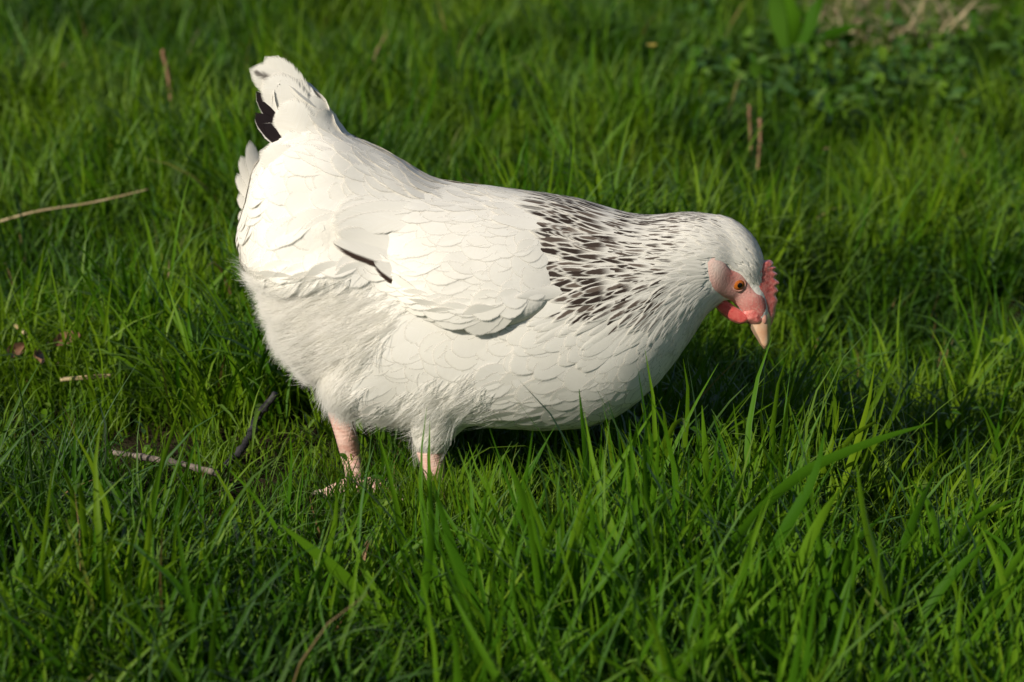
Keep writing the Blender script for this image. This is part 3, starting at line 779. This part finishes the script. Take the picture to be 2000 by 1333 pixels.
# ---- beak
beak = empty('beak', (0, 0, 0)); beak.parent = hen; beak.matrix_parent_inverse = Matrix.Translation(-Vector(hen.location))
def loft(secs, mat, name, parent):
    s = spline(secs, 22); V, F = [], []; nn_ = 22
    ctrs = [P(a, b, 0) for a, b, *_ in s]
    for i, (a, b, rh, rw) in enumerate(s):
        t = (ctrs[min(i + 1, 21)] - ctrs[max(i - 1, 0)]).normalized(); d = Vector((0, 1, 0)); u = t.cross(d)
        for k in range(nn_):
            th = 2 * math.pi * k / nn_
            V.append(tuple(ctrs[i] + u * (math.cos(th) * rh * PX) + d * (math.sin(th) * rw * PX)))
    for i in range(21):
        for k in range(nn_):
            k2 = (k + 1) % nn_; F.append((i * nn_ + k, i * nn_ + k2, (i + 1) * nn_ + k2, (i + 1) * nn_ + k))
    F.append(tuple(range(nn_))[::-1]); F.append(tuple(21 * nn_ + k for k in range(nn_)))
    return mesh_obj(name, V, F, mat, parent)
loft([(1479, 608, 24, 21), (1483, 624, 23, 20), (1487, 643, 18.5, 16), (1491, 660, 13, 11), (1493, 673, 8, 7), (1493, 682, 1.5, 1.5)], M_BEAK, 'upper_mandible', beak)
loft([(1462, 606, 9, 15), (1467, 624, 7, 12), (1473, 641, 5, 9), (1478, 655, 2, 4)], M_BEAK, 'lower_mandible', beak)
for s_ in (-1, 1):
    mesh_obj('nostril', *ellipsoid(P(1492, 622, s_ * 16 * PX), axes_img(.15, 1), (12 * PX, 6 * PX, 5 * PX)), M_EYEB, beak)

# ---- legs
def leg(pts, radii, foot, yaw, near):
    p3 = [tuple(P(x, y, d * PX)) for x, y, d in pts]; p3 = spline(p3, 60)
    rr = np.interp(np.linspace(0, 1, 60), np.linspace(0, 1, len(radii)), radii) * PX
    V, F = tube([Vector(p) for p in p3], list(rr), 20)
    # overlapping scutes down the front of the shank
    A = np.array(V).reshape(60, 20, 3)
    for i in range(60):
        ph = (i * .34) % 1.0; c = p3[i]
        for k in range(20):
            o = A[i, k] - c; fr = max(0, o[0] / (np.linalg.norm(o) + 1e-9))
            A[i, k] = c + o * (1 + (.10 * ph - .03) * (.35 + .65 * fr))
    L = mesh_obj('leg', A.reshape(-1, 3), F, M_LEG, hen)
    base = Vector(p3[-1])
    for ang, ln in ((yaw - 28, .055), (yaw, .068), (yaw + 28, .055), (yaw + 172, .030)):
        a = R(ang); d = Vector((math.cos(a), math.sin(a), 0)); hind = ln < .04
        g0 = foot; st = base + Vector((0, 0, .004 if not hind else .006))
        q = [st, st + d * (ln * .25) + Vector((0, 0, .003 if not hind else .002)), Vector((g0.x, g0.y, 0)) + d * (ln * .6) + Vector((0, 0, .010 if not hind else .012)), Vector((g0.x, g0.y, 0)) + d * ln + Vector((0, 0, .0065))]
        q = spline([tuple(v) for v in q], 26)
        r_ = np.interp(np.linspace(0, 1, 26), (0, .3, .85, 1), (.0078, .0068, .0052, .0042)) * (1 + .03 * np.sin(np.arange(26) * 2.1))
        toe = mesh_obj('toe', *tube([Vector(v) for v in q], list(r_), 14), M_LEG, L)
        e = Vector(q[-1]); cq = spline([tuple(e - d * .002), tuple(e + d * .007 + Vector((0, 0, .001))), tuple(e + d * .015 + Vector((0, 0, -.004)))], 10)
        cl = mesh_obj('claw', *tube([Vector(v) for v in cq], list(np.linspace(.0036, .0004, 10)), 10), M_CLAW, L)
    return L
FN, FF = G(864, 1034), G(702, 984)
leg([(840, 880, -92), (846, 910, -95), (853, 945, -98), (*proj(FN + Vector((0, 0, .008))), FN.y / PX)], [27, 22, 17.5, 16.5], FN, 10, True)
leg([(664, 802, 92), (676, 850, 94), (688, 905, 96), (*proj(FF + Vector((0, 0, .008))), FF.y / PX)], [25, 22, 19, 18], FF, -4, False)

# ================================================================== GRASS
def blade(V, F, Rn, Vv, base, az, h, wdt, bend, fold=True, seg=5, twist=0.0, rnd=0.5, lean0=.12):
    o = len(V); dx, dy = math.cos(az), math.sin(az); n = 3 if fold else 2
    x = z = 0.0; ang = lean0; st = h / seg
    for i in range(seg + 1):
        t = i / seg
        wv = wdt * .5 * (.75 + .5 * t if t < .35 else .925) * (1 - max(0, (t - .35) / .65) ** 1.7) + .00012
        ta = az + math.pi / 2 + twist * t
        sx, sy = math.cos(ta) * wv, math.sin(ta) * wv
        c = (base[0] + dx * x, base[1] + dy * x, base[2] + z)
        if fold:
            nx, nz = math.cos(ang) * wv * .35, -math.sin(ang) * wv * .35
            V += [(c[0] - sx, c[1] - sy, c[2]), (c[0] - dx * nx * -1, c[1] - dy * nx * -1, c[2] + nz), (c[0] + sx, c[1] + sy, c[2])]
        else: V += [(c[0] - sx, c[1] - sy, c[2]), (c[0] + sx, c[1] + sy, c[2])]
        Rn += [rnd] * n; Vv += [t] * n
        x += math.sin(ang) * st; z += math.cos(ang) * st; ang += bend / seg * (.5 + t)
    for i in range(seg):
        for k in range(n - 1): F.append((o + i * n + k, o + i * n + k + 1, o + (i + 1) * n + k + 1, o + (i + 1) * n + k))
CL = bpy.data.collections.new('grass_sources')
def clump(i, nb, rad, h0, h1, w0, w1, b0, b1, fold, mat):
    V, F, Rn, Vv = [], [], [], []
    for _ in range(nb):
        a = random.uniform(0, 6.283); r = rad * math.sqrt(random.random())
        az = random.gauss(a, .9); h = random.uniform(h0, h1)
        blade(V, F, Rn, Vv, (r * math.cos(a), r * math.sin(a), -.004), az, h, random.uniform(w0, w1) * (.7 + .3 * h / h1), random.uniform(b0, b1), fold, 5 if fold else 4, random.gauss(0, .5), random.random(), abs(random.gauss(.08, .28)))
    me = bpy.data.meshes.new('grass_tuft'); me.from_pydata(V, [], F)
    for k, a in (('rnd', Rn), ('v', Vv)):
        at = me.attributes.new(k, 'FLOAT', 'POINT'); at.data.foreach_set('value', np.asarray(a, np.float32))
    me.materials.append(mat); me.polygons.foreach_set('use_smooth', np.ones(len(me.polygons), bool))
    o = bpy.data.objects.new('grass_tuft_%02d' % i, me); CL.objects.link(o)
NS, NM, NT = 8, 8, 6
for i in range(NS): clump(i, 22, .032, .028, .080, .0017, .0035, .2, 1.9, False, M_GRASS)          # short lawn
for i in range(NM): clump(NS + i, 10, .028, .060, .150, .0022, .0050, .2, 2.4, True, M_GRASS)       # longer
for i in range(NT): clump(NS + NM + i, 5, .03, .12, .21, .0045, .0085, .25, 1.5, True, M_TALL)     # tussock

def scatter_grass():
    pts, var, rot, scl = [], [], [], []
    def nois(x, y): return .5 + .25 * math.sin(x * 7.1 + 3 * math.sin(y * 4.3)) + .25 * math.sin(y * 8.7 + 2.1 * math.sin(x * 5.9 + 1))
    def soil(px, py):   # thin or bare spots seen in the photograph
        b = 0
        for (cx, cy, rx, ry, s) in ((320, 890, 240, 40, .62), (590, 880, 110, 60, .80), (90, 690, 110, 26, .6), (1180, 900, 130, 40, .3)):
            b = max(b, s * math.exp(-(((px - cx) / rx) ** 2 + ((py - cy) / ry) ** 2) ** 2))
        return b
    def put(x, y, v, s, tilt=.14):
        pts.append((x, y, ground_z(x, y))); var.append(v); a = 2.4 * math.sin(x * 3.1 + 1.7 * math.sin(y * 2.3)) + 1.9 * math.sin(y * 4.1 + x); k = .46 * nois(x * 1.7 + 5, y * 1.7); rot.append((random.gauss(0, tilt) + k * math.cos(a), random.gauss(.08, tilt) + k * math.sin(a), random.uniform(0, 6.283))); scl.append(s)
    def nois(x, y): return .5 + .25 * math.sin(x * 7.1 + 3 * math.sin(y * 4.3)) + .25 * math.sin(y * 8.7 + 2.1 * math.sin(x * 5.9 + 1))
    # rings of decreasing density with distance from the hen's surroundings
    for (x0, x1, y0, y1, dens) in ((-.75, .75, -.75, .75, 1750), (-1.3, 1.3, .75, 3.4, 1100), (-1.3, -.75, -.75, .75, 900), (.75, 1.3, -.75, .75, 900), (-1.0, 1.0, -1.3, -.75, 1500),
                                   (-3.0, -1.3, -1.3, 5.0, 260), (1.3, 3.0, -1.3, 5.0, 260), (-1.3, 1.3, 3.4, 6.0, 420), (-3.0, 3.0, -4.2, -1.3, 170)):
        for _ in range(int((x1 - x0) * (y1 - y0) * dens)):
            x, y = random.uniform(x0, x1), random.uniform(y0, y1)
            px, py = proj(Vector((x, y, 0))); sb = soil(px, py)
            if random.random() < sb or (1600 < px < 1885 and py < 85 and random.random() < .6): continue
            nz = nois(x, y); far = dens < 500
            sh = 1.0 * (1 - .45 * sb) * (.58 + .8 * nz) * (1.5 if far else 1)
            # trodden low grass round the feet
            tr = math.exp(-((x + .08) / .20) ** 2 - ((y + .02) / .16) ** 2); sh *= 1 - .42 * tr
            q = random.random()
            pm = .26 + .25 * nz + (.12 if y > .3 else 0) - .25 * tr
            if q < pm * (1 - sb): put(x, y, NS + random.randrange(NM), sh * random.uniform(.7, 1.1))
            else: put(x, y, random.randrange(NS), sh * random.uniform(.8, 1.25))
    # taller tussocks in the foreground, thickest to the right
    for _ in range(1500):
        px, py = random.uniform(-100, 2150), random.uniform(1060, 1560)
        right = 1 / (1 + math.exp(-(px - 1000) / 160)); pr = (.07 + .75 * right) * min(1, (py - 1040) / 160)
        if random.random() > pr * .72: continue
        q = G(px, py); put(q.x, q.y, NS + NM + random.randrange(NT), random.uniform(.62, 1.0) * (.8 + .2 * right), .2)
    for _ in range(60):    # short grass pushed up round the feet
        q = G(random.uniform(690, 930), random.uniform(972, 1030)); put(q.x, q.y, random.randrange(NS), random.uniform(.5, .8))
    for _ in range(55):
        q = G(random.uniform(790, 990), random.uniform(1022, 1075)); put(q.x, q.y, random.randrange(NS), random.uniform(.65, .95))
    for _ in range(760):   # scattered longer tufts behind
        x, y = random.uniform(-1.3, 1.5), random.uniform(.15, 3.2)
        if proj(Vector((x, y, 0)))[0] > 1560 and y > 1.9: continue
        put(x, y, NS + NM + random.randrange(NT), random.uniform(.4, .85), .28)
    me = bpy.data.meshes.new('grass'); me.from_pydata(pts, [], [])
    a = me.attributes.new('variant', 'INT', 'POINT'); a.data.foreach_set('value', np.array(var, np.int32))
    a = me.attributes.new('scl', 'FLOAT', 'POINT'); a.data.foreach_set('value', np.array(scl, np.float32))
    a = me.attributes.new('rot', 'FLOAT_VECTOR', 'POINT'); a.data.foreach_set('vector', np.array(rot, np.float32).ravel())
    o = bpy.data.objects.new('grass', me); COL.objects.link(o)
    g = bpy.data.node_groups.new('grass_scatter', 'GeometryNodeTree')
    g.interface.new_socket('Geometry', in_out='INPUT', socket_type='NodeSocketGeometry'); g.interface.new_socket('Geometry', in_out='OUTPUT', socket_type='NodeSocketGeometry')
    gi, go = g.nodes.new('NodeGroupInput'), g.nodes.new('NodeGroupOutput')
    ci = g.nodes.new('GeometryNodeCollectionInfo'); ci.inputs['Collection'].default_value = CL; ci.inputs['Separate Children'].default_value = True; ci.inputs['Reset Children'].default_value = True
    ip = g.nodes.new('GeometryNodeInstanceOnPoints'); ip.inputs['Pick Instance'].default_value = True
    def na(name, typ):
        n = g.nodes.new('GeometryNodeInputNamedAttribute'); n.data_type = typ; n.inputs['Name'].default_value = name; return n.outputs['Attribute']
    g.links.new(gi.outputs[0], ip.inputs['Points']); g.links.new(ci.outputs[0], ip.inputs['Instance'])
    g.links.new(na('variant', 'INT'), ip.inputs['Instance Index'])
    er = g.nodes.new('FunctionNodeEulerToRotation'); g.links.new(na('rot', 'FLOAT_VECTOR'), er.inputs[0]); g.links.new(er.outputs[0], ip.inputs['Rotation'])
    g.links.new(na('scl', 'FLOAT'), ip.inputs['Scale']); g.links.new(ip.outputs[0], go.inputs[0])
    m = o.modifiers.new('scatter', 'NODES'); m.node_group = g
    tag(o, 'green grass growing all over the ground around the hen', 'grass', kind='stuff')
    return o
scatter_grass()

# ------------------------------------------------------------------ single blades, stalks, twigs and litter
def ribbon(pts, wpx, fold=.3, seg=14, tipfrac=.5):
    """pts: photo pixels from the base on the ground to the tip; last value = depth offset in m"""
    b = G(*pts[0][:2]); y0 = b.y
    p3 = [tuple(b)] + [tuple(P(q[0], q[1], y0 + (q[2] if len(q) > 2 else 0))) for q in pts[1:]]
    A = spline(p3, seg); sc = (b - CAMPOS).length / FX
    V, F, Rn, Vv = [], [], [], []; rn = random.random()
    for i in range(seg):
        t = i / (seg - 1); wv = wpx * sc / 2 * (.35 + .65 * min(1, t * 2.5)) * (1 - max(0, (t - tipfrac) / (1 - tipfrac)) ** 1.6) + .0002
        tg = Vector(A[min(i + 1, seg - 1)] - A[max(i - 1, 0)]).normalized()
        vw = Vector((.7 * math.sin(i * .22 + wpx * 1.7), 1, -.15)).normalized(); side = tg.cross(vw).normalized(); nn = side.cross(tg)
        c = Vector(A[i])
        for u in (-1, 0, 1): V.append(tuple(c + side * (wv * u) - nn * (fold * wv * (1 - abs(u))))); Rn.append(rn); Vv.append(.25 + .75 * t)
    for i in range(seg - 1):
        for k in range(2): F.append((i * 3 + k, i * 3 + k + 1, i * 3 + k + 4, i * 3 + k + 3))
    return V, F, Rn, Vv
def single_blade(name, pts, wpx, mat, label, cat='grass blade', **kw):
    V, F, Rn, Vv = ribbon(pts, wpx, **kw); b = G(*pts[0][:2])
    o = mesh_obj(name, [tuple(Vector(v) - b) for v in V], F, mat, None, attrs={'rnd': Rn, 'v': Vv}); o.location = b
    return tag(o, label, cat)
single_blade('grass_blade', [(1340, 1250), (1415, 1085), (1545, 940, .01), (1690, 868, .02), (1822, 826, .03)], 21, M_TALL, 'long pale blade arching right below the shadow of the hen')
single_blade('grass_blade', [(1168, 1130), (1150, 1000), (1142, 870), (1131, 760)], 13, M_TALL, 'thin upright blade crossing in front of the white breast')
single_blade('grass_blade', [(815, 1310), (715, 1175), (640, 1100), (545, 1022)], 30, M_TALL, 'broad dark green blade leaning left below the feet')
single_blade('grass_blade', [(704, 1150), (706, 1110), (714, 1070), (729, 1046)], 11, M_STALK, 'short withered orange brown blade below the rear foot')
TV, TF, TR, TVv = [], [], [], []
for pts, wpx in (([(1425, 1300), (1470, 1160), (1530, 1040), (1590, 930), (1612, 838)], 27), ([(1392, 1140), (1384, 990), (1377, 880), (1371, 792)], 17), ([(1010, 1325), (930, 1180), (880, 1060), (843, 930)], 24),
                 ([(1120, 1290), (1065, 1110), (1020, 970), (985, 890)], 21), ([(1500, 1340), (1560, 1110), (1605, 1010), (1645, 950)], 24), ([(1765, 1330), (1725, 1150), (1690, 1020), (1672, 900)], 21),
                 ([(1890, 1340), (1950, 1160), (2010, 1050)], 26), ([(820, 1330), (828, 1160), (842, 1050), (838, 925)], 20), ([(412, 1340), (430, 1200), (428, 1150)], 20), ([(340, 1190), (395, 1090), (442, 1022)], 13),
                 ([(1990, 1190), (1915, 1010), (1892, 920), (1890, 830)], 16), ([(1290, 1260), (1240, 1100), (1230, 980), (1222, 880)], 18), ([(1700, 1250), (1760, 1080), (1800, 980), (1838, 900)], 20), ([(100, 1333), (150, 1200), (235, 1090)], 15),
                 ([(260, 1280), (300, 1180), (330, 1110)], 14), ([(960, 1150), (940, 1040), (950, 960)], 14), ([(560, 1333), (590, 1180), (640, 1080)], 16), ([(1480, 1200), (1440, 1090), (1430, 1010)], 18), ([(620, 1350), (670, 1240), (700, 1180)], 22)):
    V, F, Rn, Vv = ribbon(pts, wpx * .8); o_ = len(TV); TV += V; TF += [tuple(o_ + i for i in f) for f in F]; TR += Rn; TVv += Vv
for _ in range(70):
    bx_ = random.triangular(750, 2060, 1650); by_ = random.uniform(1180, 1420); ln = random.uniform(150, 330) * (by_ / 1300); le = random.gauss(.25, .45); cv = random.gauss(0, .35)
    pts = [(bx_, by_), (bx_ + ln * .35 * math.sin(le), by_ - ln * .35), (bx_ + ln * .7 * math.sin(le + cv * .5), by_ - ln * .7, .01), (bx_ + ln * math.sin(le + cv), by_ - ln * math.cos(cv), .02)]
    V, F, Rn, Vv = ribbon(pts, random.uniform(9, 22)); o_ = len(TV); TV += V; TF += [tuple(o_ + i for i in f) for f in F]; TR += Rn; TVv += Vv
tag(mesh_obj('tall_grass', TV, TF, M_TALL, None, attrs={'rnd': TR, 'v': TVv}), 'tall coarse grass blades standing in the blurred foreground', 'grass', kind='stuff')

def stick(name, P3, radii, mat, label, cat, knots=True, n=9, seg=26):
    b = Vector(P3[0]); A = spline([tuple(Vector(p) - b) for p in P3], seg)
    rr = np.interp(np.linspace(0, 1, seg), np.linspace(0, 1, len(radii)), radii)
    if knots:
        for k in (6, 13, 20): rr[k] *= 1.35
        A = A + RNG.normal(0, radii[0] * .22, A.shape)
    V, F = tube([Vector(a) for a in A], list(rr), n); o = mesh_obj(name, V, F, mat); o.location = b
    return tag(o, label, cat)
def gz(px, py, z): q = G(px, py, z); return tuple(q)
stick('twig', [gz(218, 884, .028), gz(300, 896, .029), gz(360, 908, .028), gz(424, 926, .023)], [.0022, .0028, .0024, .0030], M_BARK, 'grey brown twig lying in the grass left of the feet', 'twig')
stick('twig', [gz(440, 908, .016), gz(480, 868, .026), (G(505, 900).x, G(505, 900).y, .040), (G(540, 905).x, G(540, 905).y + .01, .060)], [.0028, .0032, .0034, .0028], M_BARK2, 'dark bluish twig propped up behind the rear foot', 'twig')
def upright(name, x0, y0, x1, y1, r, mat, label, cat, bow=0):
    b = G(x0, y0); t = P(x1, y1, b.y + .01); m = (b + t) / 2 + Vector((bow, 0, 0))
    return stick(name, [tuple(b - Vector((0, 0, .005))), tuple(m), tuple(t)], [r, r * .9, r * 1.15], mat, label, cat)
upright('dry_stalk', 330, 262, 318, 98, .0027, M_STALK, 'upright brown dry stalk behind the hen at left', 'stalk', .006)
upright('dry_stalk', 1467, 300, 1463, 205, .0017, M_STALK, 'thin brown stalk behind the neck, the taller of a pair', 'stalk')
upright('dry_stalk', 1479, 325, 1484, 232, .0022, M_STALK, 'thin brown stalk behind the neck, the shorter of a pair', 'stalk', .002)
b0 = G(120, 520)
stick('dry_grass_stalk', [tuple(P(-60, 452, b0.y)), tuple(P(60, 416, b0.y)), tuple(P(180, 396, b0.y + .02)), tuple(P(290, 370, b0.y + .03))], [.0013, .0012, .0010, .0005], M_STRAW, 'long pale dry grass stem lying across the grass at left', 'stem', False)
stick('straw', [gz(118, 742, .035), gz(165, 738, .036), gz(216, 734, .036)], [.0020, .0022, .0018], M_STRAW, 'short piece of pale straw on the grass at left', 'straw', False)
stick('straw', [gz(30, 636, .045), gz(50, 652, .04), gz(72, 672, .03)], [.0018, .002, .0016], M_STRAW, 'bit of pale straw beside the dead leaves', 'straw', False)
def dead_leaf(px, py, z, ln, wd, rz, label):
    c = G(px, py, z); V, F = [], []
    for i in range(9):
        t = i / 8; wv = wd / 2 * math.sin(math.pi * min(.97, .05 + t * .93)) ** .7
        for j in range(5):
            u = j / 2 - 1; V.append(((t - .5) * ln, u * wv + .1 * wd * math.sin(t * 5), .35 * wd * u * u + .25 * ln * (t - .5) ** 2 + .08 * wd * math.sin(7 * t + 3 * u)))
    for i in range(8):
        for j in range(4): F.append((i * 5 + j, i * 5 + j + 1, i * 5 + j + 6, i * 5 + j + 5))
    o = mesh_obj('dead_leaf', V, F, M_DEADLEAF); o.location = c; o.rotation_euler = (R(35), R(-20), rz)
    return tag(o, label, 'leaf', 'dead leaves lying in the grass')
dead_leaf(132, 668, .05, .026, .016, .4, 'curled pinkish brown dead leaf, rightmost in the grass at left')
dead_leaf(72, 700, .04, .022, .013, 2.0, 'small brown dead leaf among straw at far left')
dead_leaf(30, 690, .04, .024, .014, 1.1, 'brown dead leaf at the left edge of the picture')
dead_leaf(1400, 1215, .02, .016, .010, .3, 'tiny orange dead leaf among the tall blades at lower right')

# ---- broad-leaved dock plant, far right
dock = tag(empty('dock_plant', G(1545, 118)), 'broad-leaved plant with upright lance leaves at the top edge', 'plant')
for (pts, wpx) in (([(1540, 118), (1524, 60), (1516, 0), (1515, -50)], 34), ([(1545, 118), (1545, 60), (1540, 10), (1532, -45)], 40), ([(1550, 118), (1572, 70), (1592, 20), (1612, -15)], 30), ([(1555, 116), (1590, 84), (1640, 60), (1690, 48)], 24)):
    V, F, Rn, Vv = ribbon(pts, wpx, fold=.25, tipfrac=.45); mesh_obj('leaf', V, F, M_WEED if pts[1][0] < 1530 else M_TALL, dock, attrs={'rnd': Rn, 'v': Vv})

# ---- low leafy weeds behind the head, one mass
def leafmass(name, spots, ln, mat, label):
    V, F, Rn, Vv = [], [], [], []
    for (x, y) in spots:
        for _ in range(random.randint(5, 9)):
            az = random.uniform(0, 6.283); el = random.uniform(.2, 1.35); L = ln * random.uniform(.5, 1.15); wd = L * random.uniform(.3, .48); z0 = random.uniform(.005, .035); rn = random.random(); o = len(V)
            d = Vector((math.cos(az) * math.cos(el), math.sin(az) * math.cos(el), math.sin(el))); sd = Vector((-math.sin(az), math.cos(az), random.gauss(0, .25))); up = d.cross(sd)
            for i in range(6):
                t = i / 5; wv = wd / 2 * math.sin(math.pi * min(.985, .04 + .95 * t)) ** .8
                c = Vector((x, y, z0)) + d * (L * t) - Vector((0, 0, 1)) * (.35 * L * t * t)
                for u in (-1, 0, 1): V.append(tuple(c + sd * (wv * u) + up * (.25 * wv * abs(u)))); Rn.append(rn); Vv.append(.5)
            for i in range(5):
                for k in range(2): F.append((o + i * 3 + k, o + i * 3 + k + 1, o + i * 3 + k + 4, o + i * 3 + k + 3))
    return tag(mesh_obj(name, V, F, mat, None, attrs={'rnd': Rn, 'v': Vv}), label, 'ground cover', kind='stuff')
sp_ = []
for _ in range(150):
    q = G(random.uniform(1330, 2150), random.triangular(40, 290, 160)); sp_.append((q.x, q.y))
leafmass('leafy_weeds', sp_, .040, M_WEED, 'dark leafy weeds in the blurred background behind the head')
sp_ = []
for _ in range(420):
    x, y = random.uniform(-.8, .9), random.uniform(-.7, 2.2); sp_.append((x, y))
leafmass('clover', sp_, .014, M_GRASS, 'small low leaves growing between the grass blades')

# ---- straw-coloured dry grass at the top right
V, F, Rn, Vv = [], [], [], []
for _ in range(330):
    q = G(random.uniform(1600, 1885), random.uniform(-90, 90)); az = random.uniform(0, 6.283)
    blade(V, F, Rn, Vv, (q.x, q.y, 0), az, random.uniform(.06, .16), random.uniform(.0025, .005), random.uniform(.6, 2.2), False, 5, random.gauss(0, .6), random.random(), random.uniform(.7, 1.5))
tag(mesh_obj('dry_grass', V, F, M_STRAW, None), 'patch of pale dry grass at the top right', 'dry grass', kind='stuff')
V, F, Rn, Vv = [], [], [], []
for _ in range(60):
    q = G(random.uniform(20, 130), random.uniform(680, 735)); blade(V, F, Rn, Vv, (q.x, q.y, .012), random.uniform(0, 6.28), random.uniform(.02, .06), .0022, random.uniform(.2, .8), False, 3, 0, .5, random.uniform(1.1, 1.5))
tag(mesh_obj('dry_litter', V, F, M_STRAW, None), 'scraps of dry straw litter at the left edge', 'litter', kind='stuff')

# ---- two blurred flower heads
def flower(px, py, h, r, mat, label):
    b = G(px, py); root = tag(empty('flower', b), label, 'flower')
    V, F = tube([b, b + Vector((.004, 0, h * .5)), b + Vector((.002, 0, h))], [.0011, .001, .0009], 7); mesh_obj('stem', V, F, M_TALL, root, attrs={'rnd': [.5] * len(V), 'v': [.5] * len(V)})
    c = b + Vector((.002, 0, h))
    for k in range(5):
        a = k * 1.2566; d = Vector((math.cos(a), math.sin(a), .55)).normalized(); sd = Vector((-math.sin(a), math.cos(a), 0)); V = []
        for i, wv in enumerate((.15, .45, .5, .3)):
            for u in (-1, 0, 1): V.append(tuple(c + d * (r * i / 3) + sd * (r * wv * u) + Vector((0, 0, .15 * r * abs(u)))))
        F = [(i * 3 + k2, i * 3 + k2 + 1, i * 3 + k2 + 4, i * 3 + k2 + 3) for i in range(3) for k2 in range(2)]
        mesh_obj('petal', V, F, mat, root)
flower(1268, 190, .075, .009, M_SEPAL, 'small yellow flower in the grass behind the back')
flower(258, 75, .08, .011, M_PALEP, 'small pale flower in the background at top left')
